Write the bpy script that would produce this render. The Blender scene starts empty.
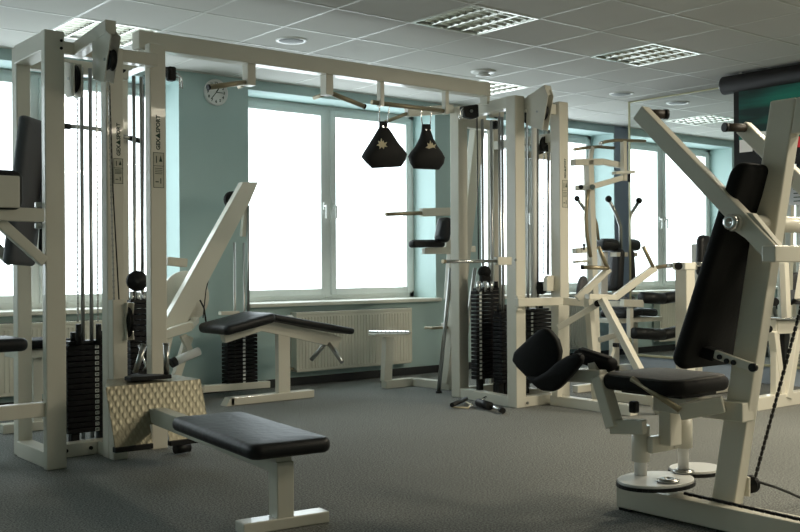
import bpy, bmesh, math, random
from mathutils import Vector, Matrix
random.seed(7)
PI = math.pi
SC = bpy.context.scene
COL = SC.collection

WORLD_S = 2.4
EXPOSURE = 1.05
LAMPS = [(6.37, 3.07, 28), (6.37, 1.27, 24), (8-1.63, -.53, 30), (4.57, -.53, 20), (4.57, 1.27, 12)]

# survey helpers: where a sight line of the camera station meets a given plane of the room (world metres)
_F = 1011.8; _YAW = 0.67882; _ROLL = -0.005965; CAM_H = 1.05
_f = Vector((math.sin(_YAW), math.cos(_YAW), 0)); _r0 = Vector((math.cos(_YAW), -math.sin(_YAW), 0)); _u0 = Vector((0, 0, 1))
_r = _r0*math.cos(_ROLL)+_u0*math.sin(_ROLL); _u = -_r0*math.sin(_ROLL)+_u0*math.cos(_ROLL)
_C = Vector((0, 0, CAM_H))
def _ray(x, y): return _f*_F+_r*(x-400)+_u*(266-y)
def AX(x, y, X): d = _ray(x, y); return _C+d*(X/d.x)
def AY(x, y, Y): d = _ray(x, y); return _C+d*(Y/d.y)
def AZ(x, y, Z): d = _ray(x, y); return _C+d*((Z-CAM_H)/d.z)
def AYR(x, y): return AY(x, y, 5.595)

# ------------------------------------------------------------------ materials
def nt(name):
    m = bpy.data.materials.new(name); m.use_nodes = True
    t = m.node_tree; b = t.nodes['Principled BSDF']
    return m, t, b

def simple(name, col, rough=.5, metal=0., noise=0., nscale=8., bump=0., bscale=60., spec=None, coat=0.):
    m, t, b = nt(name)
    b.inputs['Roughness'].default_value = rough
    b.inputs['Metallic'].default_value = metal
    if spec is not None: b.inputs['Specular IOR Level'].default_value = spec
    if coat: b.inputs['Coat Weight'].default_value = coat
    b.inputs['Base Color'].default_value = (*col, 1)
    tc = t.nodes.new('ShaderNodeTexCoord')
    if noise:
        n = t.nodes.new('ShaderNodeTexNoise'); n.inputs['Scale'].default_value = nscale; n.inputs['Detail'].default_value = 4
        r = t.nodes.new('ShaderNodeValToRGB')
        r.color_ramp.elements[0].position = .3; r.color_ramp.elements[1].position = .7
        r.color_ramp.elements[0].color = (*[c*(1-noise) for c in col], 1)
        r.color_ramp.elements[1].color = (*[min(1, c*(1+noise)) for c in col], 1)
        t.links.new(tc.outputs['Object'], n.inputs['Vector'])
        t.links.new(n.outputs['Fac'], r.inputs['Fac']); t.links.new(r.outputs['Color'], b.inputs['Base Color'])
    if bump:
        n2 = t.nodes.new('ShaderNodeTexNoise'); n2.inputs['Scale'].default_value = bscale; n2.inputs['Detail'].default_value = 5
        bp = t.nodes.new('ShaderNodeBump'); bp.inputs['Strength'].default_value = bump; bp.inputs['Distance'].default_value = .004
        t.links.new(tc.outputs['Object'], n2.inputs['Vector'])
        t.links.new(n2.outputs['Fac'], bp.inputs['Height']); t.links.new(bp.outputs['Normal'], b.inputs['Normal'])
    return m

M = {}
M['frame'] = simple('cream_powder_coat', (.74, .71, .61), .32, noise=.03, nscale=3, coat=.3)
M['vinyl'] = simple('black_vinyl', (.007, .007, .008), .48, noise=.3, nscale=5, bump=.7, bscale=24, spec=.4)
M['vinyl_flat'] = simple('black_leatherette', (.006, .006, .006), .7, bump=.25, bscale=50, spec=.2)
M['greyvinyl'] = simple('grey_vinyl', (.085, .085, .092), .55, bump=.3, bscale=60)
M['seatfab'] = simple('worn_dark_seat_vinyl', (.05, .047, .04), .62, noise=.25, nscale=30, bump=.4, bscale=60)
M['black'] = simple('black_plastic', (.008, .008, .008), .5, spec=.3)
M['rubber'] = simple('black_rubber', (.007, .007, .007), .5, bump=.2, bscale=120, spec=.35)
M['plate'] = simple('black_weight_plate', (.006, .006, .007), .6, spec=.25, noise=.2, nscale=20, bump=.2, bscale=90)
M['chrome'] = simple('chrome', (.75, .75, .74), .18, 1.0)
M['steel'] = simple('guide_rod_steel', (.42, .42, .40), .28, 1.0)
M['grip'] = simple('tarnished_bronze_grip', (.36, .31, .21), .42, .7)
M['brown'] = simple('brown_rubber_grip', (.045, .034, .024), .5, bump=.3, bscale=80)
M['cable'] = simple('black_steel_cable', (.02, .02, .02), .4, .3)
M['white'] = simple('white_enamel', (.82, .82, .79), .35)
M['number'] = simple('white_number_tag', (.75, .77, .74), .5)
M['ink'] = simple('dark_print_ink', (.02, .05, .03), .6)
M['sticker'] = simple('cream_sticker', (.60, .58, .48), .5)
M['tan'] = simple('tan_emblem_print', (.62, .54, .36), .6)
M['fabric'] = simple('black_nylon_fabric', (.010, .009, .009), .75, bump=.5, bscale=30)
M['radiator'] = simple('radiator_enamel', (.72, .70, .60), .4)
M['winframe'] = simple('window_frame_pvc', (.75, .77, .74), .35)
M['sill'] = simple('window_sill_laminate', (.80, .79, .70), .3)
M['teal'] = simple('teal_wall_paint', (.46, .60, .585), .8, noise=.03, nscale=2, bump=.1, bscale=150)
M['bluegrey'] = simple('blue_grey_wall_paint', (.36, .41, .47), .8, noise=.03, nscale=2)
M['baseboard'] = simple('dark_skirting', (.018, .02, .022), .6)
M['tile'] = simple('mineral_fibre_ceiling', (.59, .585, .55), .9, noise=.03, nscale=1.2, bump=.25, bscale=220)
M['tbar'] = simple('ceiling_grid_metal', (.68, .68, .64), .45)
M['louvre'] = simple('anodised_louvre', (.78, .78, .72), .28, 1.0)
M['paper'] = simple('white_paper', (.75, .76, .78), .7)
M['grille'] = simple('grey_speaker_grille', (.30, .31, .31), .6, bump=.5, bscale=300)
M['edge'] = simple('mirror_edge_trim', (.50, .47, .30), .4, .4)
M['red'] = simple('red_print', (.55, .02, .03), .6)
M['casing'] = simple('dark_screen_casing', (.013, .011, .010), .6, spec=.25)
M['wire'] = simple('basket_wire', (.35, .36, .30), .4, .6)

def carpet():
    m, t, b = nt('speckled_grey_carpet')
    b.inputs['Roughness'].default_value = .95; b.inputs['Specular IOR Level'].default_value = .15
    tc = t.nodes.new('ShaderNodeTexCoord')
    n = t.nodes.new('ShaderNodeTexNoise'); n.inputs['Scale'].default_value = 115; n.inputs['Detail'].default_value = 6; n.inputs['Roughness'].default_value = .75
    n2 = t.nodes.new('ShaderNodeTexNoise'); n2.inputs['Scale'].default_value = .8; n2.inputs['Detail'].default_value = 3
    r = t.nodes.new('ShaderNodeValToRGB'); e = r.color_ramp.elements
    e[0].position = .40; e[0].color = (.075, .082, .08, 1); e[1].position = .66; e[1].color = (.42, .425, .395, 1)
    r2 = t.nodes.new('ShaderNodeValToRGB'); e = r2.color_ramp.elements
    e[0].position = .3; e[0].color = (.88, .88, .88, 1); e[1].position = .7; e[1].color = (1, 1, 1, 1)
    mx = t.nodes.new('ShaderNodeMix'); mx.data_type = 'RGBA'; mx.blend_type = 'MULTIPLY'; mx.inputs[0].default_value = 1
    t.links.new(tc.outputs['Object'], n.inputs['Vector']); t.links.new(tc.outputs['Object'], n2.inputs['Vector'])
    t.links.new(n.outputs['Fac'], r.inputs['Fac']); t.links.new(n2.outputs['Fac'], r2.inputs['Fac'])
    t.links.new(r.outputs['Color'], mx.inputs[6]); t.links.new(r2.outputs['Color'], mx.inputs[7])
    t.links.new(mx.outputs[2], b.inputs['Base Color'])
    bp = t.nodes.new('ShaderNodeBump'); bp.inputs['Strength'].default_value = .5; bp.inputs['Distance'].default_value = .006
    t.links.new(n.outputs['Fac'], bp.inputs['Height']); t.links.new(bp.outputs['Normal'], b.inputs['Normal'])
    return m
M['carpet'] = carpet()

def diamond():
    m, t, b = nt('embossed_tread_plate')
    b.inputs['Base Color'].default_value = (.46, .40, .27, 1); b.inputs['Metallic'].default_value = .55; b.inputs['Roughness'].default_value = .42
    tc = t.nodes.new('ShaderNodeTexCoord'); mp = t.nodes.new('ShaderNodeMapping')
    mp.inputs['Rotation'].default_value = (.6, .6, PI/4); mp.inputs['Scale'].default_value = (44, 44, 22)
    ch = t.nodes.new('ShaderNodeTexChecker'); ch.inputs['Scale'].default_value = 1
    n = t.nodes.new('ShaderNodeTexVoronoi'); n.inputs['Scale'].default_value = 1.0; n.inputs['Randomness'].default_value = .15
    t.links.new(tc.outputs['Object'], mp.inputs['Vector']); t.links.new(mp.outputs['Vector'], n.inputs['Vector'])
    r = t.nodes.new('ShaderNodeValToRGB'); e = r.color_ramp.elements
    e[0].position = .15; e[0].color = (1, 1, 1, 1); e[1].position = .55; e[1].color = (0, 0, 0, 1)
    t.links.new(n.outputs['Distance'], r.inputs['Fac'])
    bp = t.nodes.new('ShaderNodeBump'); bp.inputs['Strength'].default_value = .6; bp.inputs['Distance'].default_value = .003
    t.links.new(r.outputs['Color'], bp.inputs['Height']); t.links.new(bp.outputs['Normal'], b.inputs['Normal'])
    r3 = t.nodes.new('ShaderNodeMix'); r3.data_type = 'RGBA'
    r3.inputs[6].default_value = (.27, .25, .18, 1); r3.inputs[7].default_value = (.36, .33, .24, 1)
    t.links.new(r.outputs['Color'], r3.inputs[0]); t.links.new(r3.outputs[2], b.inputs['Base Color'])
    return m
M['tread'] = diamond()

def glass():
    m, t, b = nt('window_glass')
    for n in list(t.nodes):
        if n.type != 'OUTPUT_MATERIAL': t.nodes.remove(n)
    out = t.nodes['Material Output']
    tr = t.nodes.new('ShaderNodeBsdfTransparent'); tr.inputs['Color'].default_value = (.96, .98, .98, 1)
    gl = t.nodes.new('ShaderNodeBsdfGlossy'); gl.inputs['Roughness'].default_value = .02
    mx = t.nodes.new('ShaderNodeMixShader')
    mx.inputs[0].default_value = .05; t.links.new(tr.outputs[0], mx.inputs[1]); t.links.new(gl.outputs[0], mx.inputs[2])
    t.links.new(mx.outputs[0], out.inputs['Surface'])
    return m
M['glass'] = glass()
M['mirror'] = simple('mirror_glass', (.86, .89, .87), .0, 1.0)

def screen_mat():
    # printed banner: dark green with lighter green bands (object space, x runs along the banner, z up)
    m, t, b = nt('green_screen_print')
    b.inputs['Roughness'].default_value = .6
    tc = t.nodes.new('ShaderNodeTexCoord'); mp = t.nodes.new('ShaderNodeMapping'); mp.inputs['Scale'].default_value = (1, .6, 5)
    n = t.nodes.new('ShaderNodeTexNoise'); n.inputs['Scale'].default_value = 1.6; n.inputs['Detail'].default_value = 3
    r = t.nodes.new('ShaderNodeValToRGB'); e = r.color_ramp.elements
    e[0].position = .38; e[0].color = (.001, .022, .02, 1); e[1].position = .70; e[1].color = (.004, .20, .15, 1)
    t.links.new(tc.outputs['Object'], mp.inputs['Vector']); t.links.new(mp.outputs['Vector'], n.inputs['Vector'])
    t.links.new(n.outputs['Fac'], r.inputs['Fac']); t.links.new(r.outputs['Color'], b.inputs['Base Color'])
    return m
M['green'] = screen_mat()

# ------------------------------------------------------------------ mesh builder
class MB:
    def __init__(s): s.bm = bmesh.new()
    def _merge(s, b, smooth=False):
        me = bpy.data.meshes.new('t'); 
        for f in b.faces: f.smooth = smooth
        b.to_mesh(me); b.free(); s.bm.from_mesh(me); bpy.data.meshes.remove(me)
        return s
    def box(s, c, size, rot=None, bev=.004, seg=2):
        b = bmesh.new(); bmesh.ops.create_cube(b, size=1)
        bmesh.ops.scale(b, vec=size, verts=b.verts)
        if bev > 0:
            bv = min(bev, min(size)*.45)
            bmesh.ops.bevel(b, geom=b.edges[:], offset=bv, segments=seg, affect='EDGES', profile=.5)
        if rot is not None: bmesh.ops.transform(b, matrix=rot, verts=b.verts)
        bmesh.ops.translate(b, vec=c, verts=b.verts)
        return s._merge(b)
    def boxr(s, lo, hi, bev=.003):
        lo = Vector(lo); hi = Vector(hi)
        return s.box((lo+hi)/2, tuple(abs(v) for v in (hi-lo)), None, bev)
    def bar(s, p0, p1, w, h, up=(0, 0, 1), bev=.005):
        p0 = Vector(p0); p1 = Vector(p1); d = p1-p0; L = d.length; x = d.normalized()
        up = Vector(up)
        if abs(x.dot(up)) > .98: up = Vector((0, 1, 0))
        y = up.cross(x).normalized(); z = x.cross(y)
        R = Matrix((x, y, z)).transposed().to_4x4()
        return s.box((p0+p1)/2, (L, w, h), R, bev)
    def tube(s, pts, r, n=12, smooth=True):
        pts = [Vector(p) for p in pts]; b = bmesh.new(); rings = []
        up = None
        for i, p in enumerate(pts):
            if i == 0: d = pts[1]-p
            elif i == len(pts)-1: d = p-pts[i-1]
            else: d = ((pts[i+1]-p).normalized()+(p-pts[i-1]).normalized())
            d.normalize()
            if up is None:
                up = Vector((0, 0, 1)) if abs(d.z) < .9 else Vector((1, 0, 0))
            x = up.cross(d).normalized(); up = d.cross(x).normalized()
            rr = r[i] if isinstance(r, (list, tuple)) else r
            k = 1.0
            if 0 < i < len(pts)-1:
                c = max(.5, (pts[i+1]-p).normalized().dot(d)); k = 1/c
            rings.append([b.verts.new(p+(x*math.cos(a)+up*math.sin(a))*rr*min(k, 1.25)) for a in [2*PI*j/n for j in range(n)]])
        for a, c in zip(rings, rings[1:]):
            for j in range(n): b.faces.new((a[j], a[(j+1) % n], c[(j+1) % n], c[j]))
        f0 = b.faces.new(rings[0][::-1]); f1 = b.faces.new(rings[-1])
        for f in b.faces: f.smooth = smooth
        f0.smooth = f1.smooth = False
        bmesh.ops.recalc_face_normals(b, faces=b.faces)
        me = bpy.data.meshes.new('t'); b.to_mesh(me); b.free(); s.bm.from_mesh(me); bpy.data.meshes.remove(me)
        return s
    def cyl(s, p0, p1, r, n=20): return s.tube([p0, p1], r, n)
    def lathe(s, c, axis, prof, n=28, smooth=True):
        # prof: (radius, height along axis)
        axis = Vector(axis).normalized(); up = Vector((0, 0, 1)) if abs(axis.z) < .9 else Vector((1, 0, 0))
        x = up.cross(axis).normalized(); y = axis.cross(x); c = Vector(c); b = bmesh.new(); rings = []
        for r, h in prof:
            if r < 1e-5: rings.append([b.verts.new(c+axis*h)]); continue
            rings.append([b.verts.new(c+axis*h+(x*math.cos(a)+y*math.sin(a))*r) for a in [2*PI*j/n for j in range(n)]])
        for a, d in zip(rings, rings[1:]):
            for j in range(n):
                if len(a) == 1 and len(d) == 1: continue
                if len(a) == 1: b.faces.new((a[0], d[(j+1) % n], d[j]))
                elif len(d) == 1: b.faces.new((a[j], a[(j+1) % n], d[0]))
                else: b.faces.new((a[j], a[(j+1) % n], d[(j+1) % n], d[j]))
        if len(rings[0]) > 1: b.faces.new(rings[0][::-1])
        if len(rings[-1]) > 1: b.faces.new(rings[-1])
        bmesh.ops.recalc_face_normals(b, faces=b.faces)
        return s._merge(b, smooth)
    def ball(s, c, r):
        b = bmesh.new(); bmesh.ops.create_uvsphere(b, u_segments=16, v_segments=10, radius=r)
        bmesh.ops.translate(b, vec=c, verts=b.verts); return s._merge(b, True)
    def prism(s, pts, d, bev=.003, smooth=False):
        # polygon pts (3D, planar) extruded by vector d
        b = bmesh.new(); d = Vector(d)
        v0 = [b.verts.new(Vector(p)) for p in pts]; v1 = [b.verts.new(Vector(p)+d) for p in pts]
        n = len(pts)
        b.faces.new(v0); b.faces.new(v1[::-1])
        for i in range(n): b.faces.new((v0[i], v1[i], v1[(i+1) % n], v0[(i+1) % n]))
        bmesh.ops.recalc_face_normals(b, faces=b.faces)
        if bev > 0: bmesh.ops.bevel(b, geom=b.edges[:], offset=bev, segments=2, affect='EDGES', profile=.5)
        return s._merge(b, smooth)
    def pad(s, c, u, v, L, W, T, rc=.04, taper=1.0, crown=.006):
        # upholstered pad: centre c, long axis u, cross axis v, thickness along u x v
        u = Vector(u).normalized(); n_ = u.cross(Vector(v)).normalized(); v = n_.cross(u); c = Vector(c)
        b = bmesh.new(); rings = []
        re = T*.42
        def outline(inset):
            pts = []; hl, hw = L/2-inset, W/2-inset; r = max(.004, rc-inset)
            for sx, sy, a0 in ((1, 1, 0), (-1, 1, PI/2), (-1, -1, PI), (1, -1, 3*PI/2)):
                for k in range(6):
                    a = a0+k/5*PI/2
                    px = sx*(hl-r)+r*math.cos(a); py = sy*(hw-r)+r*math.sin(a)
                    tw = 1+(taper-1)*(px/L+.5)
                    pts.append((px, py*tw))
            return pts
        levels = []
        for k in range(5):
            a = -PI/2+k/4*PI/2; levels.append((re*(1-math.cos(a)), -T/2+re*(1+math.sin(a))))
        for k in range(5):
            a = k/4*PI/2; levels.append((re*(1-math.cos(a)), T/2-re*(1-math.sin(a))))
        for ins, h in levels: rings.append([b.verts.new(c+u*x+v*y+n_*h) for x, y in outline(ins)])
        ins = min(L, W)*.3
        top = [b.verts.new(c+u*x+v*y+n_*(T/2+crown)) for x, y in outline(ins)]
        rings.append(top); m = len(top)
        for a, d in zip(rings, rings[1:]):
            for j in range(m): b.faces.new((a[j], a[(j+1) % m], d[(j+1) % m], d[j]))
        b.faces.new(rings[0][::-1]); b.faces.new(top)
        bmesh.ops.recalc_face_normals(b, faces=b.faces)
        return s._merge(b, True)
    def build(s, name, mat, parent=None):
        me = bpy.data.meshes.new(name); s.bm.to_mesh(me); s.bm.free()
        me.materials.append(M[mat] if isinstance(mat, str) else mat)
        o = bpy.data.objects.new(name, me); COL.objects.link(o)
        if parent is not None:
            o.parent = parent
            if parent.type == 'EMPTY': o.matrix_parent_inverse = Matrix.Translation(-parent.location)
        return o

def thing(name, label, cat, loc=(0, 0, 0), group=None):
    o = bpy.data.objects.new(name, None); o.location = loc; COL.objects.link(o)
    o['label'] = label; o['category'] = cat
    o.empty_display_size = .1
    if group: o['group'] = group
    return o
def tag(o, label, cat, group=None):
    o['label'] = label; o['category'] = cat
    if group: o['group'] = group
    return o
def struct(name, mb, mat, parent=None):
    o = mb.build(name, mat, parent)
    if parent is None: o['kind'] = 'structure'
    return o
def lab(o, text): o['label'] = text; return o

def text_mesh(s, size, M4, depth=.0006, align='CENTER'):
    cu = bpy.data.curves.new('txt', 'FONT'); cu.body = s; cu.size = size; cu.extrude = depth
    cu.offset = size*.035; cu.align_x = align; cu.align_y = 'CENTER'; cu.resolution_u = 2
    o = bpy.data.objects.new('txt', cu); COL.objects.link(o)
    bpy.context.view_layer.update()
    me = bpy.data.meshes.new_from_object(o.evaluated_get(bpy.context.evaluated_depsgraph_get()))
    bpy.data.objects.remove(o); bpy.data.curves.remove(cu)
    b = bmesh.new(); b.from_mesh(me); bpy.data.meshes.remove(me)
    bmesh.ops.transform(b, matrix=M4, verts=b.verts)
    return b
def frame_mat(origin, xdir, ydir):
    x = Vector(xdir).normalized(); y = Vector(ydir).normalized(); z = x.cross(y)
    m = Matrix((x, y, z)).transposed().to_4x4(); m.translation = Vector(origin); return m

FX = Vector((.6279, .7783, 0)); RX = Vector((.7783, -.6279, 0))   # unit vectors along and across the diagonal gaze, for wheels that face the room

# repeated machine parts ---------------------------------------------------
def pulley(parent, c, axis, r=.05, w=.022, name='pulley_wheel'):
    mb = MB(); h = w/2
    mb.lathe(c, axis, [(.006, -h-.004), (r*.3, -h-.004), (r*.3, -h), (r*.95, -h), (r, -h*.8), (r*.86, -h*.2), (r*.86, h*.2), (r, h*.8), (r*.95, h), (r*.3, h), (r*.3, h+.004), (.006, h+.004)])
    return mb.build(name, 'black', parent)
def chain(mb, p0, p1, w=.009, pitch=.016):
    p0 = Vector(p0); p1 = Vector(p1); d = p1-p0; n = max(2, int(d.length/pitch))
    for i in range(n):
        a = p0+d*((i+.08)/n); b_ = p0+d*((i+.92)/n)
        s = w if i % 2 else w*.6
        mb.bar(a, b_, s, w*.8, (0, 1, 0) if abs(d.normalized().z) > .8 else (0, 0, 1), 0)
    mb.bar(p0, p1, w*.35, w*.35, (0, 1, 0) if abs(d.normalized().z) > .8 else (0, 0, 1), 0)
def stack(parent, x, y, z0, n, w, d, ph, tag_x=None, digits=False, top_caps=2, rod_top=2.2, rf=.16):
    """n plates of width w along X and depth d along Y, bottom at z0"""
    mb = MB()
    mb.box((x, y, z0+n*ph+.010), (w*.9, d*.8, .02), None, .004)
    st = mb.build('weight_stack', 'black', parent)
    for sx in (-1, 1):
        MB().box((x+sx*w*.3, y, z0/2+.02), (.05, d*.5, z0-.04), None, .006).build('stack_buffer', 'black', st)
        MB().cyl((x+sx*w*.3, y, z0+n*ph+.01), (x+sx*w*.3, y, z0+n*ph+.07), .018).build('rod_collar', 'black', st)
    for i in range(n):
        p = MB().box((x, y, z0+(i+.5)*ph), (w, d, ph-.005), None, .004).build('weight_plate', 'plate', st)
    if tag_x is not None:
        mb = MB()
        for i in range(n):
            mb.box((tag_x, y-d/2-.001, z0+(i+.5)*ph), (.022, .004, ph*.62), None, 0)
        mb.build('number_label', 'number', st)
        if digits:
            mb = MB()
            for i in range(n):
                b = text_mesh(str((n-i)*5), ph*.55, frame_mat((tag_x, y-d/2-.0035, z0+(i+.5)*ph), (1, 0, 0), (0, 0, 1)))
                mb._merge(b)
            mb.build('number_print', 'ink', st)
    for sx in (-1, 1): MB().cyl((x+sx*w*rf, y, z0-.04), (x+sx*w*rf, y, rod_top), .011, 12).build('guide_rod', 'steel', parent)
    return st
def sticker(parent, x, y, zlo, zhi, w, logo_lo, logo_hi, tx=0):
    """brand print and safety sticker on the face of an upright that looks towards -Y"""
    mb = MB()
    b = text_mesh('GEX\u25b2SPORT', (logo_hi-logo_lo)/5.9, frame_mat((x+tx, y-.0005, (logo_lo+logo_hi)/2), (0, 0, 1), (-1, 0, 0)))
    mb._merge(b); mb.build('printed_logo', 'ink', parent)
    st = MB().box((x, y-.0006, (zlo+zhi)/2), (w, .002, zhi-zlo), None, 0).build('safety_sticker', 'sticker', parent)
    mb = MB(); yy = y-.0022; z = (zlo+zhi)/2; h = zhi-zlo
    for sx in (-1, 1): mb.box((x+sx*w*.47, yy, z), (.0025, .001, h), None, 0)
    for sz in (-1, 0, 1): mb.box((x, yy, z+sz*h*.49 if sz else z+h*.12), (w, .001, .0025), None, 0)
    for k in range(4): mb.box((x, yy, z+h*(.05-.05*k)), (w*.7, .001, .003), None, 0)
    mb.prism([(x+w*.05, yy, z+h*.24), (x+w*.35, yy, z+h*.24), (x+w*.2, yy, z+h*.42)], (0, -.001, 0), 0)
    mb.box((x-w*.2, yy, z+h*.3), (w*.08, .001, h*.2), None, 0)
    mb.box((x-w*.15, yy, z-h*.33), (w*.3, .001, h*.03), None, 0); mb.box((x+w*.2, yy, z-h*.3), (w*.08, .001, h*.15), None, 0)
    mb.build('sticker_print', 'ink', st)

# ================================================================== SETTING
H = 2.66; WY = 7.56; WF = 7.90
X0, X1, Y0 = -1.6, 13.0, -4.2
LIT = [(2.47, 6.37), (4.27, 4.57), (6.07, 4.57), (6.07, 6.37), (6.07, 2.77), (6.07, .97), (6.07, -.83), (4.27, -.83), (4.27, .97)]
struct('floor', MB().box(((X0+X1)/2, (Y0+WY)/2, -.05), (X1-X0+.4, WY-Y0+.4, .1), None, 0), 'carpet')

mb = MB()
gx0, gy0 = 4.27-.6*11, 4.57-.6*16
litset = {(round((a-gx0)/.6), round((b-gy0)/.6)) for a, b in LIT}
nx, ny = int((X1-gx0)/.6)+1, int((WY-gy0)/.6)+1
b = bmesh.new()
for i in range(-1, nx):
    for j in range(-1, ny):
        if (i, j) in litset: continue
        xa, xb = max(X0-.2, gx0+.6*i), min(X1+.2, gx0+.6*(i+1)); ya, yb = max(Y0-.2, gy0+.6*j), min(WY+.1, gy0+.6*(j+1))
        if xb <= xa or yb <= ya: continue
        vs = [b.verts.new(p) for p in ((xa, ya, H+.003), (xa, yb, H+.003), (xb, yb, H+.003), (xb, ya, H+.003))]
        b.faces.new(vs)
        vs2 = [b.verts.new((v.co.x, v.co.y, H+.03)) for v in vs]
        b.faces.new(vs2[::-1])
        for k in range(4): b.faces.new((vs[k], vs2[k], vs2[(k+1) % 4], vs[(k+1) % 4]))
mb._merge(b)
struct('ceiling', mb, 'tile')
struct('ceiling_slab', MB().box(((X0+X1)/2, (Y0+WY)/2, H+.35), (X1-X0+.6, WY-Y0+.6, .1), None, 0), 'tile')
mb = MB()
for i in range(0, nx):
    x = gx0+.6*i
    if X0 < x < X1: mb.box((x, (Y0+WY)/2, H+.004), (.020, WY-Y0, .006), None, 0)
for j in range(0, ny):
    y = gy0+.6*j
    if Y0 < y < WY: mb.box(((X0+X1)/2, y, H+.0035), (X1-X0, .020, .006), None, 0)
mb.box(((X0+X1)/2, WY-.012, H+.004), (X1-X0, .024, .016), None, 0)
struct('trim_1', mb, 'tbar')

# window wall: piers every 2.75 m, openings 2.116 m wide
OPEN = [(-1.062, 1.054), (1.688, 3.788), (4.438, 6.554), (7.174, 9.29), (9.924, 12.04)]
ZS, ZH = .735, 2.572
def wallseg(lo, hi, opens):
    mb = MB()
    mb.boxr((lo, WY, -.0), (hi, WY+.45, ZS-.03), 0)
    mb.boxr((lo, WY, ZH), (hi, WY+.45, H+.3), 0)
    xs = [lo]
    for a, c in opens: xs += [a, c]
    xs.append(hi)
    for a, c in zip(xs[::2], xs[1::2]):
        if c-a > .001: mb.boxr((a, WY, ZS-.03), (c, WY+.45, ZH), 0)
    return mb
struct('wall_back', wallseg(X0-.2, 9.305, OPEN[:4]), 'teal')
struct('wall_back_right', wallseg(9.305, X1+.2, OPEN[4:]), 'bluegrey')
struct('wall_left', MB().boxr((X0-.2, Y0-.2, 0), (X0, WY, H+.3), 0), 'teal')
struct('wall_right', MB().boxr((X1, Y0-.2, 0), (X1+.2, WY, H+.3), 0), 'bluegrey')
struct('baseboard_back', MB().boxr((X0, WY-.018, 0), (X1, WY, .07), .003), 'baseboard')
# partition that carries the wall mirror
MX = 8.06
struct('wall_partition', MB().boxr((MX+.012, Y0, 0), (MX+.13, 6.36, H+.03), 0), 'bluegrey')
struct('trim_2', MB().boxr((MX-.004, 6.352, .17), (MX+.13, 6.375, H), .002).boxr((MX-.006, Y0, .15), (MX+.012, 6.375, .172), .002)
       .boxr((MX-.006, 5.3, H-.012), (MX+.012, 6.375, H+.002), .002), 'edge')
mo = MB().boxr((MX, Y0+.02, .172), (MX+.011, 6.352, H-.005), 0).build('wall_mirror', 'mirror')
tag(mo, 'big frameless wall mirror covering the partition on the right side', 'mirror')

for wi, (a, c) in enumerate(OPEN):
    w = thing('window_%d' % (wi+1), '', 'window', ((a+c)/2, WF, ZS)); del w['label'], w['category']; w['kind'] = 'structure'
    mid = (a+c)/2; mb = MB(); y0, y1 = WF, WF+.07
    f = .055
    mb.boxr((a, y0, ZS), (a+f, y1, ZH)); mb.boxr((c-f, y0, ZS), (c, y1, ZH))
    mb.boxr((a, y0, ZS), (c, y1, ZS+.06)); mb.boxr((a, y0, ZH-.05), (c, y1, ZH)); mb.boxr((mid-.035, y0-.002, ZS), (mid+.035, y1, ZH))
    mb.build('window_frame', 'winframe', w)
    for sa, sc in ((a+f-.01, mid-.025), (mid+.025, c-f+.01)):
        s = .06; z0, z1 = ZS+.045, ZH-.04; ys = WF-.018; mb = MB()
        mb.boxr((sa, ys, z0), (sa+s, ys+.06, z1)); mb.boxr((sc-s, ys, z0), (sc, ys+.06, z1))
        mb.boxr((sa+s, ys, z0), (sc-s, ys+.06, z0+s)); mb.boxr((sa+s, ys, z1-s), (sc-s, ys+.06, z1))
        sh = mb.build('window_sash', 'winframe', w)
        MB().boxr((sa+s-.005, ys+.025, z0+s-.005), (sc-s+.005, ys+.031, z1-s+.005), 0).build('window_pane', 'glass', sh)
        hx = sc-.03 if sa < mid-.1 and sc < mid else sa+.03
        MB().box((hx, ys-.008, 1.62), (.028, .016, .07), None, .004).box((hx, ys-.03, 1.62), (.018, .03, .018), None, .004)\
            .box((hx, ys-.045, 1.565), (.02, .014, .13), None, .005).build('window_handle', 'white', sh)
    MB().boxr((a-.03, WY-.06, ZS-.035), (c+.03, WF+.01, ZS), .008).build('window_sill', 'sill', w)

struct('wall_front', MB().boxr((X0-.2, Y0-.2, 0), (X1+.2, Y0, H+.3), 0), 'teal')

# ================================================================== CEILING THINGS
def ceiling_light(xa, ya, label, seen):
    t = thing('ceiling_light', label, 'ceiling light', (xa+.3, ya+.3, H), 'square louvred ceiling lights')
    MB().boxr((xa, ya, H+.09), (xa+.6, ya+.6, H+.1), 0).boxr((xa+.0, ya, H+.008), (xa+.01, ya+.6, H+.095), 0).boxr((xa+.59, ya, H+.008), (xa+.6, ya+.6, H+.095), 0)\
        .boxr((xa+.01, ya, H+.008), (xa+.59, ya+.01, H+.095), 0).boxr((xa+.01, ya+.59, H+.008), (xa+.59, ya+.6, H+.095), 0).build('light_housing', 'white', t)
    mb = MB()
    for k in range(5):                                   # long parabolic blades
        x = xa+.02+.14*k
        mb.prism([(x-.006, ya+.01, H+.002), (x+.006, ya+.01, H+.002), (x+.02, ya+.01, H+.05), (x-.02, ya+.01, H+.05)], (0, .58, 0), 0)
    for k in range(1, 8):
        y = ya+.01+.0725*k
        mb.prism([(xa+.01, y-.002, H+.004), (xa+.01, y+.002, H+.004), (xa+.01, y+.009, H+.045), (xa+.01, y-.009, H+.045)], (.58, 0, 0), 0)
    mb.boxr((xa+.003, ya+.003, H-.002), (xa+.02, ya+.597, H+.01), 0); mb.boxr((xa+.58, ya+.003, H-.002), (xa+.597, ya+.597, H+.01), 0)
    mb.boxr((xa+.02, ya+.003, H-.002), (xa+.58, ya+.02, H+.01), 0); mb.boxr((xa+.02, ya+.58, H-.002), (xa+.58, ya+.597, H+.01), 0)
    mb.build('louvre', 'louvre', t)
    for k in range(4):
        x = xa+.09+.14*k
        MB().cyl((x, ya+.02, H+.07), (x, ya+.58, H+.07), .009, 10).build('lamp_tube', 'lamp', t)
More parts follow.
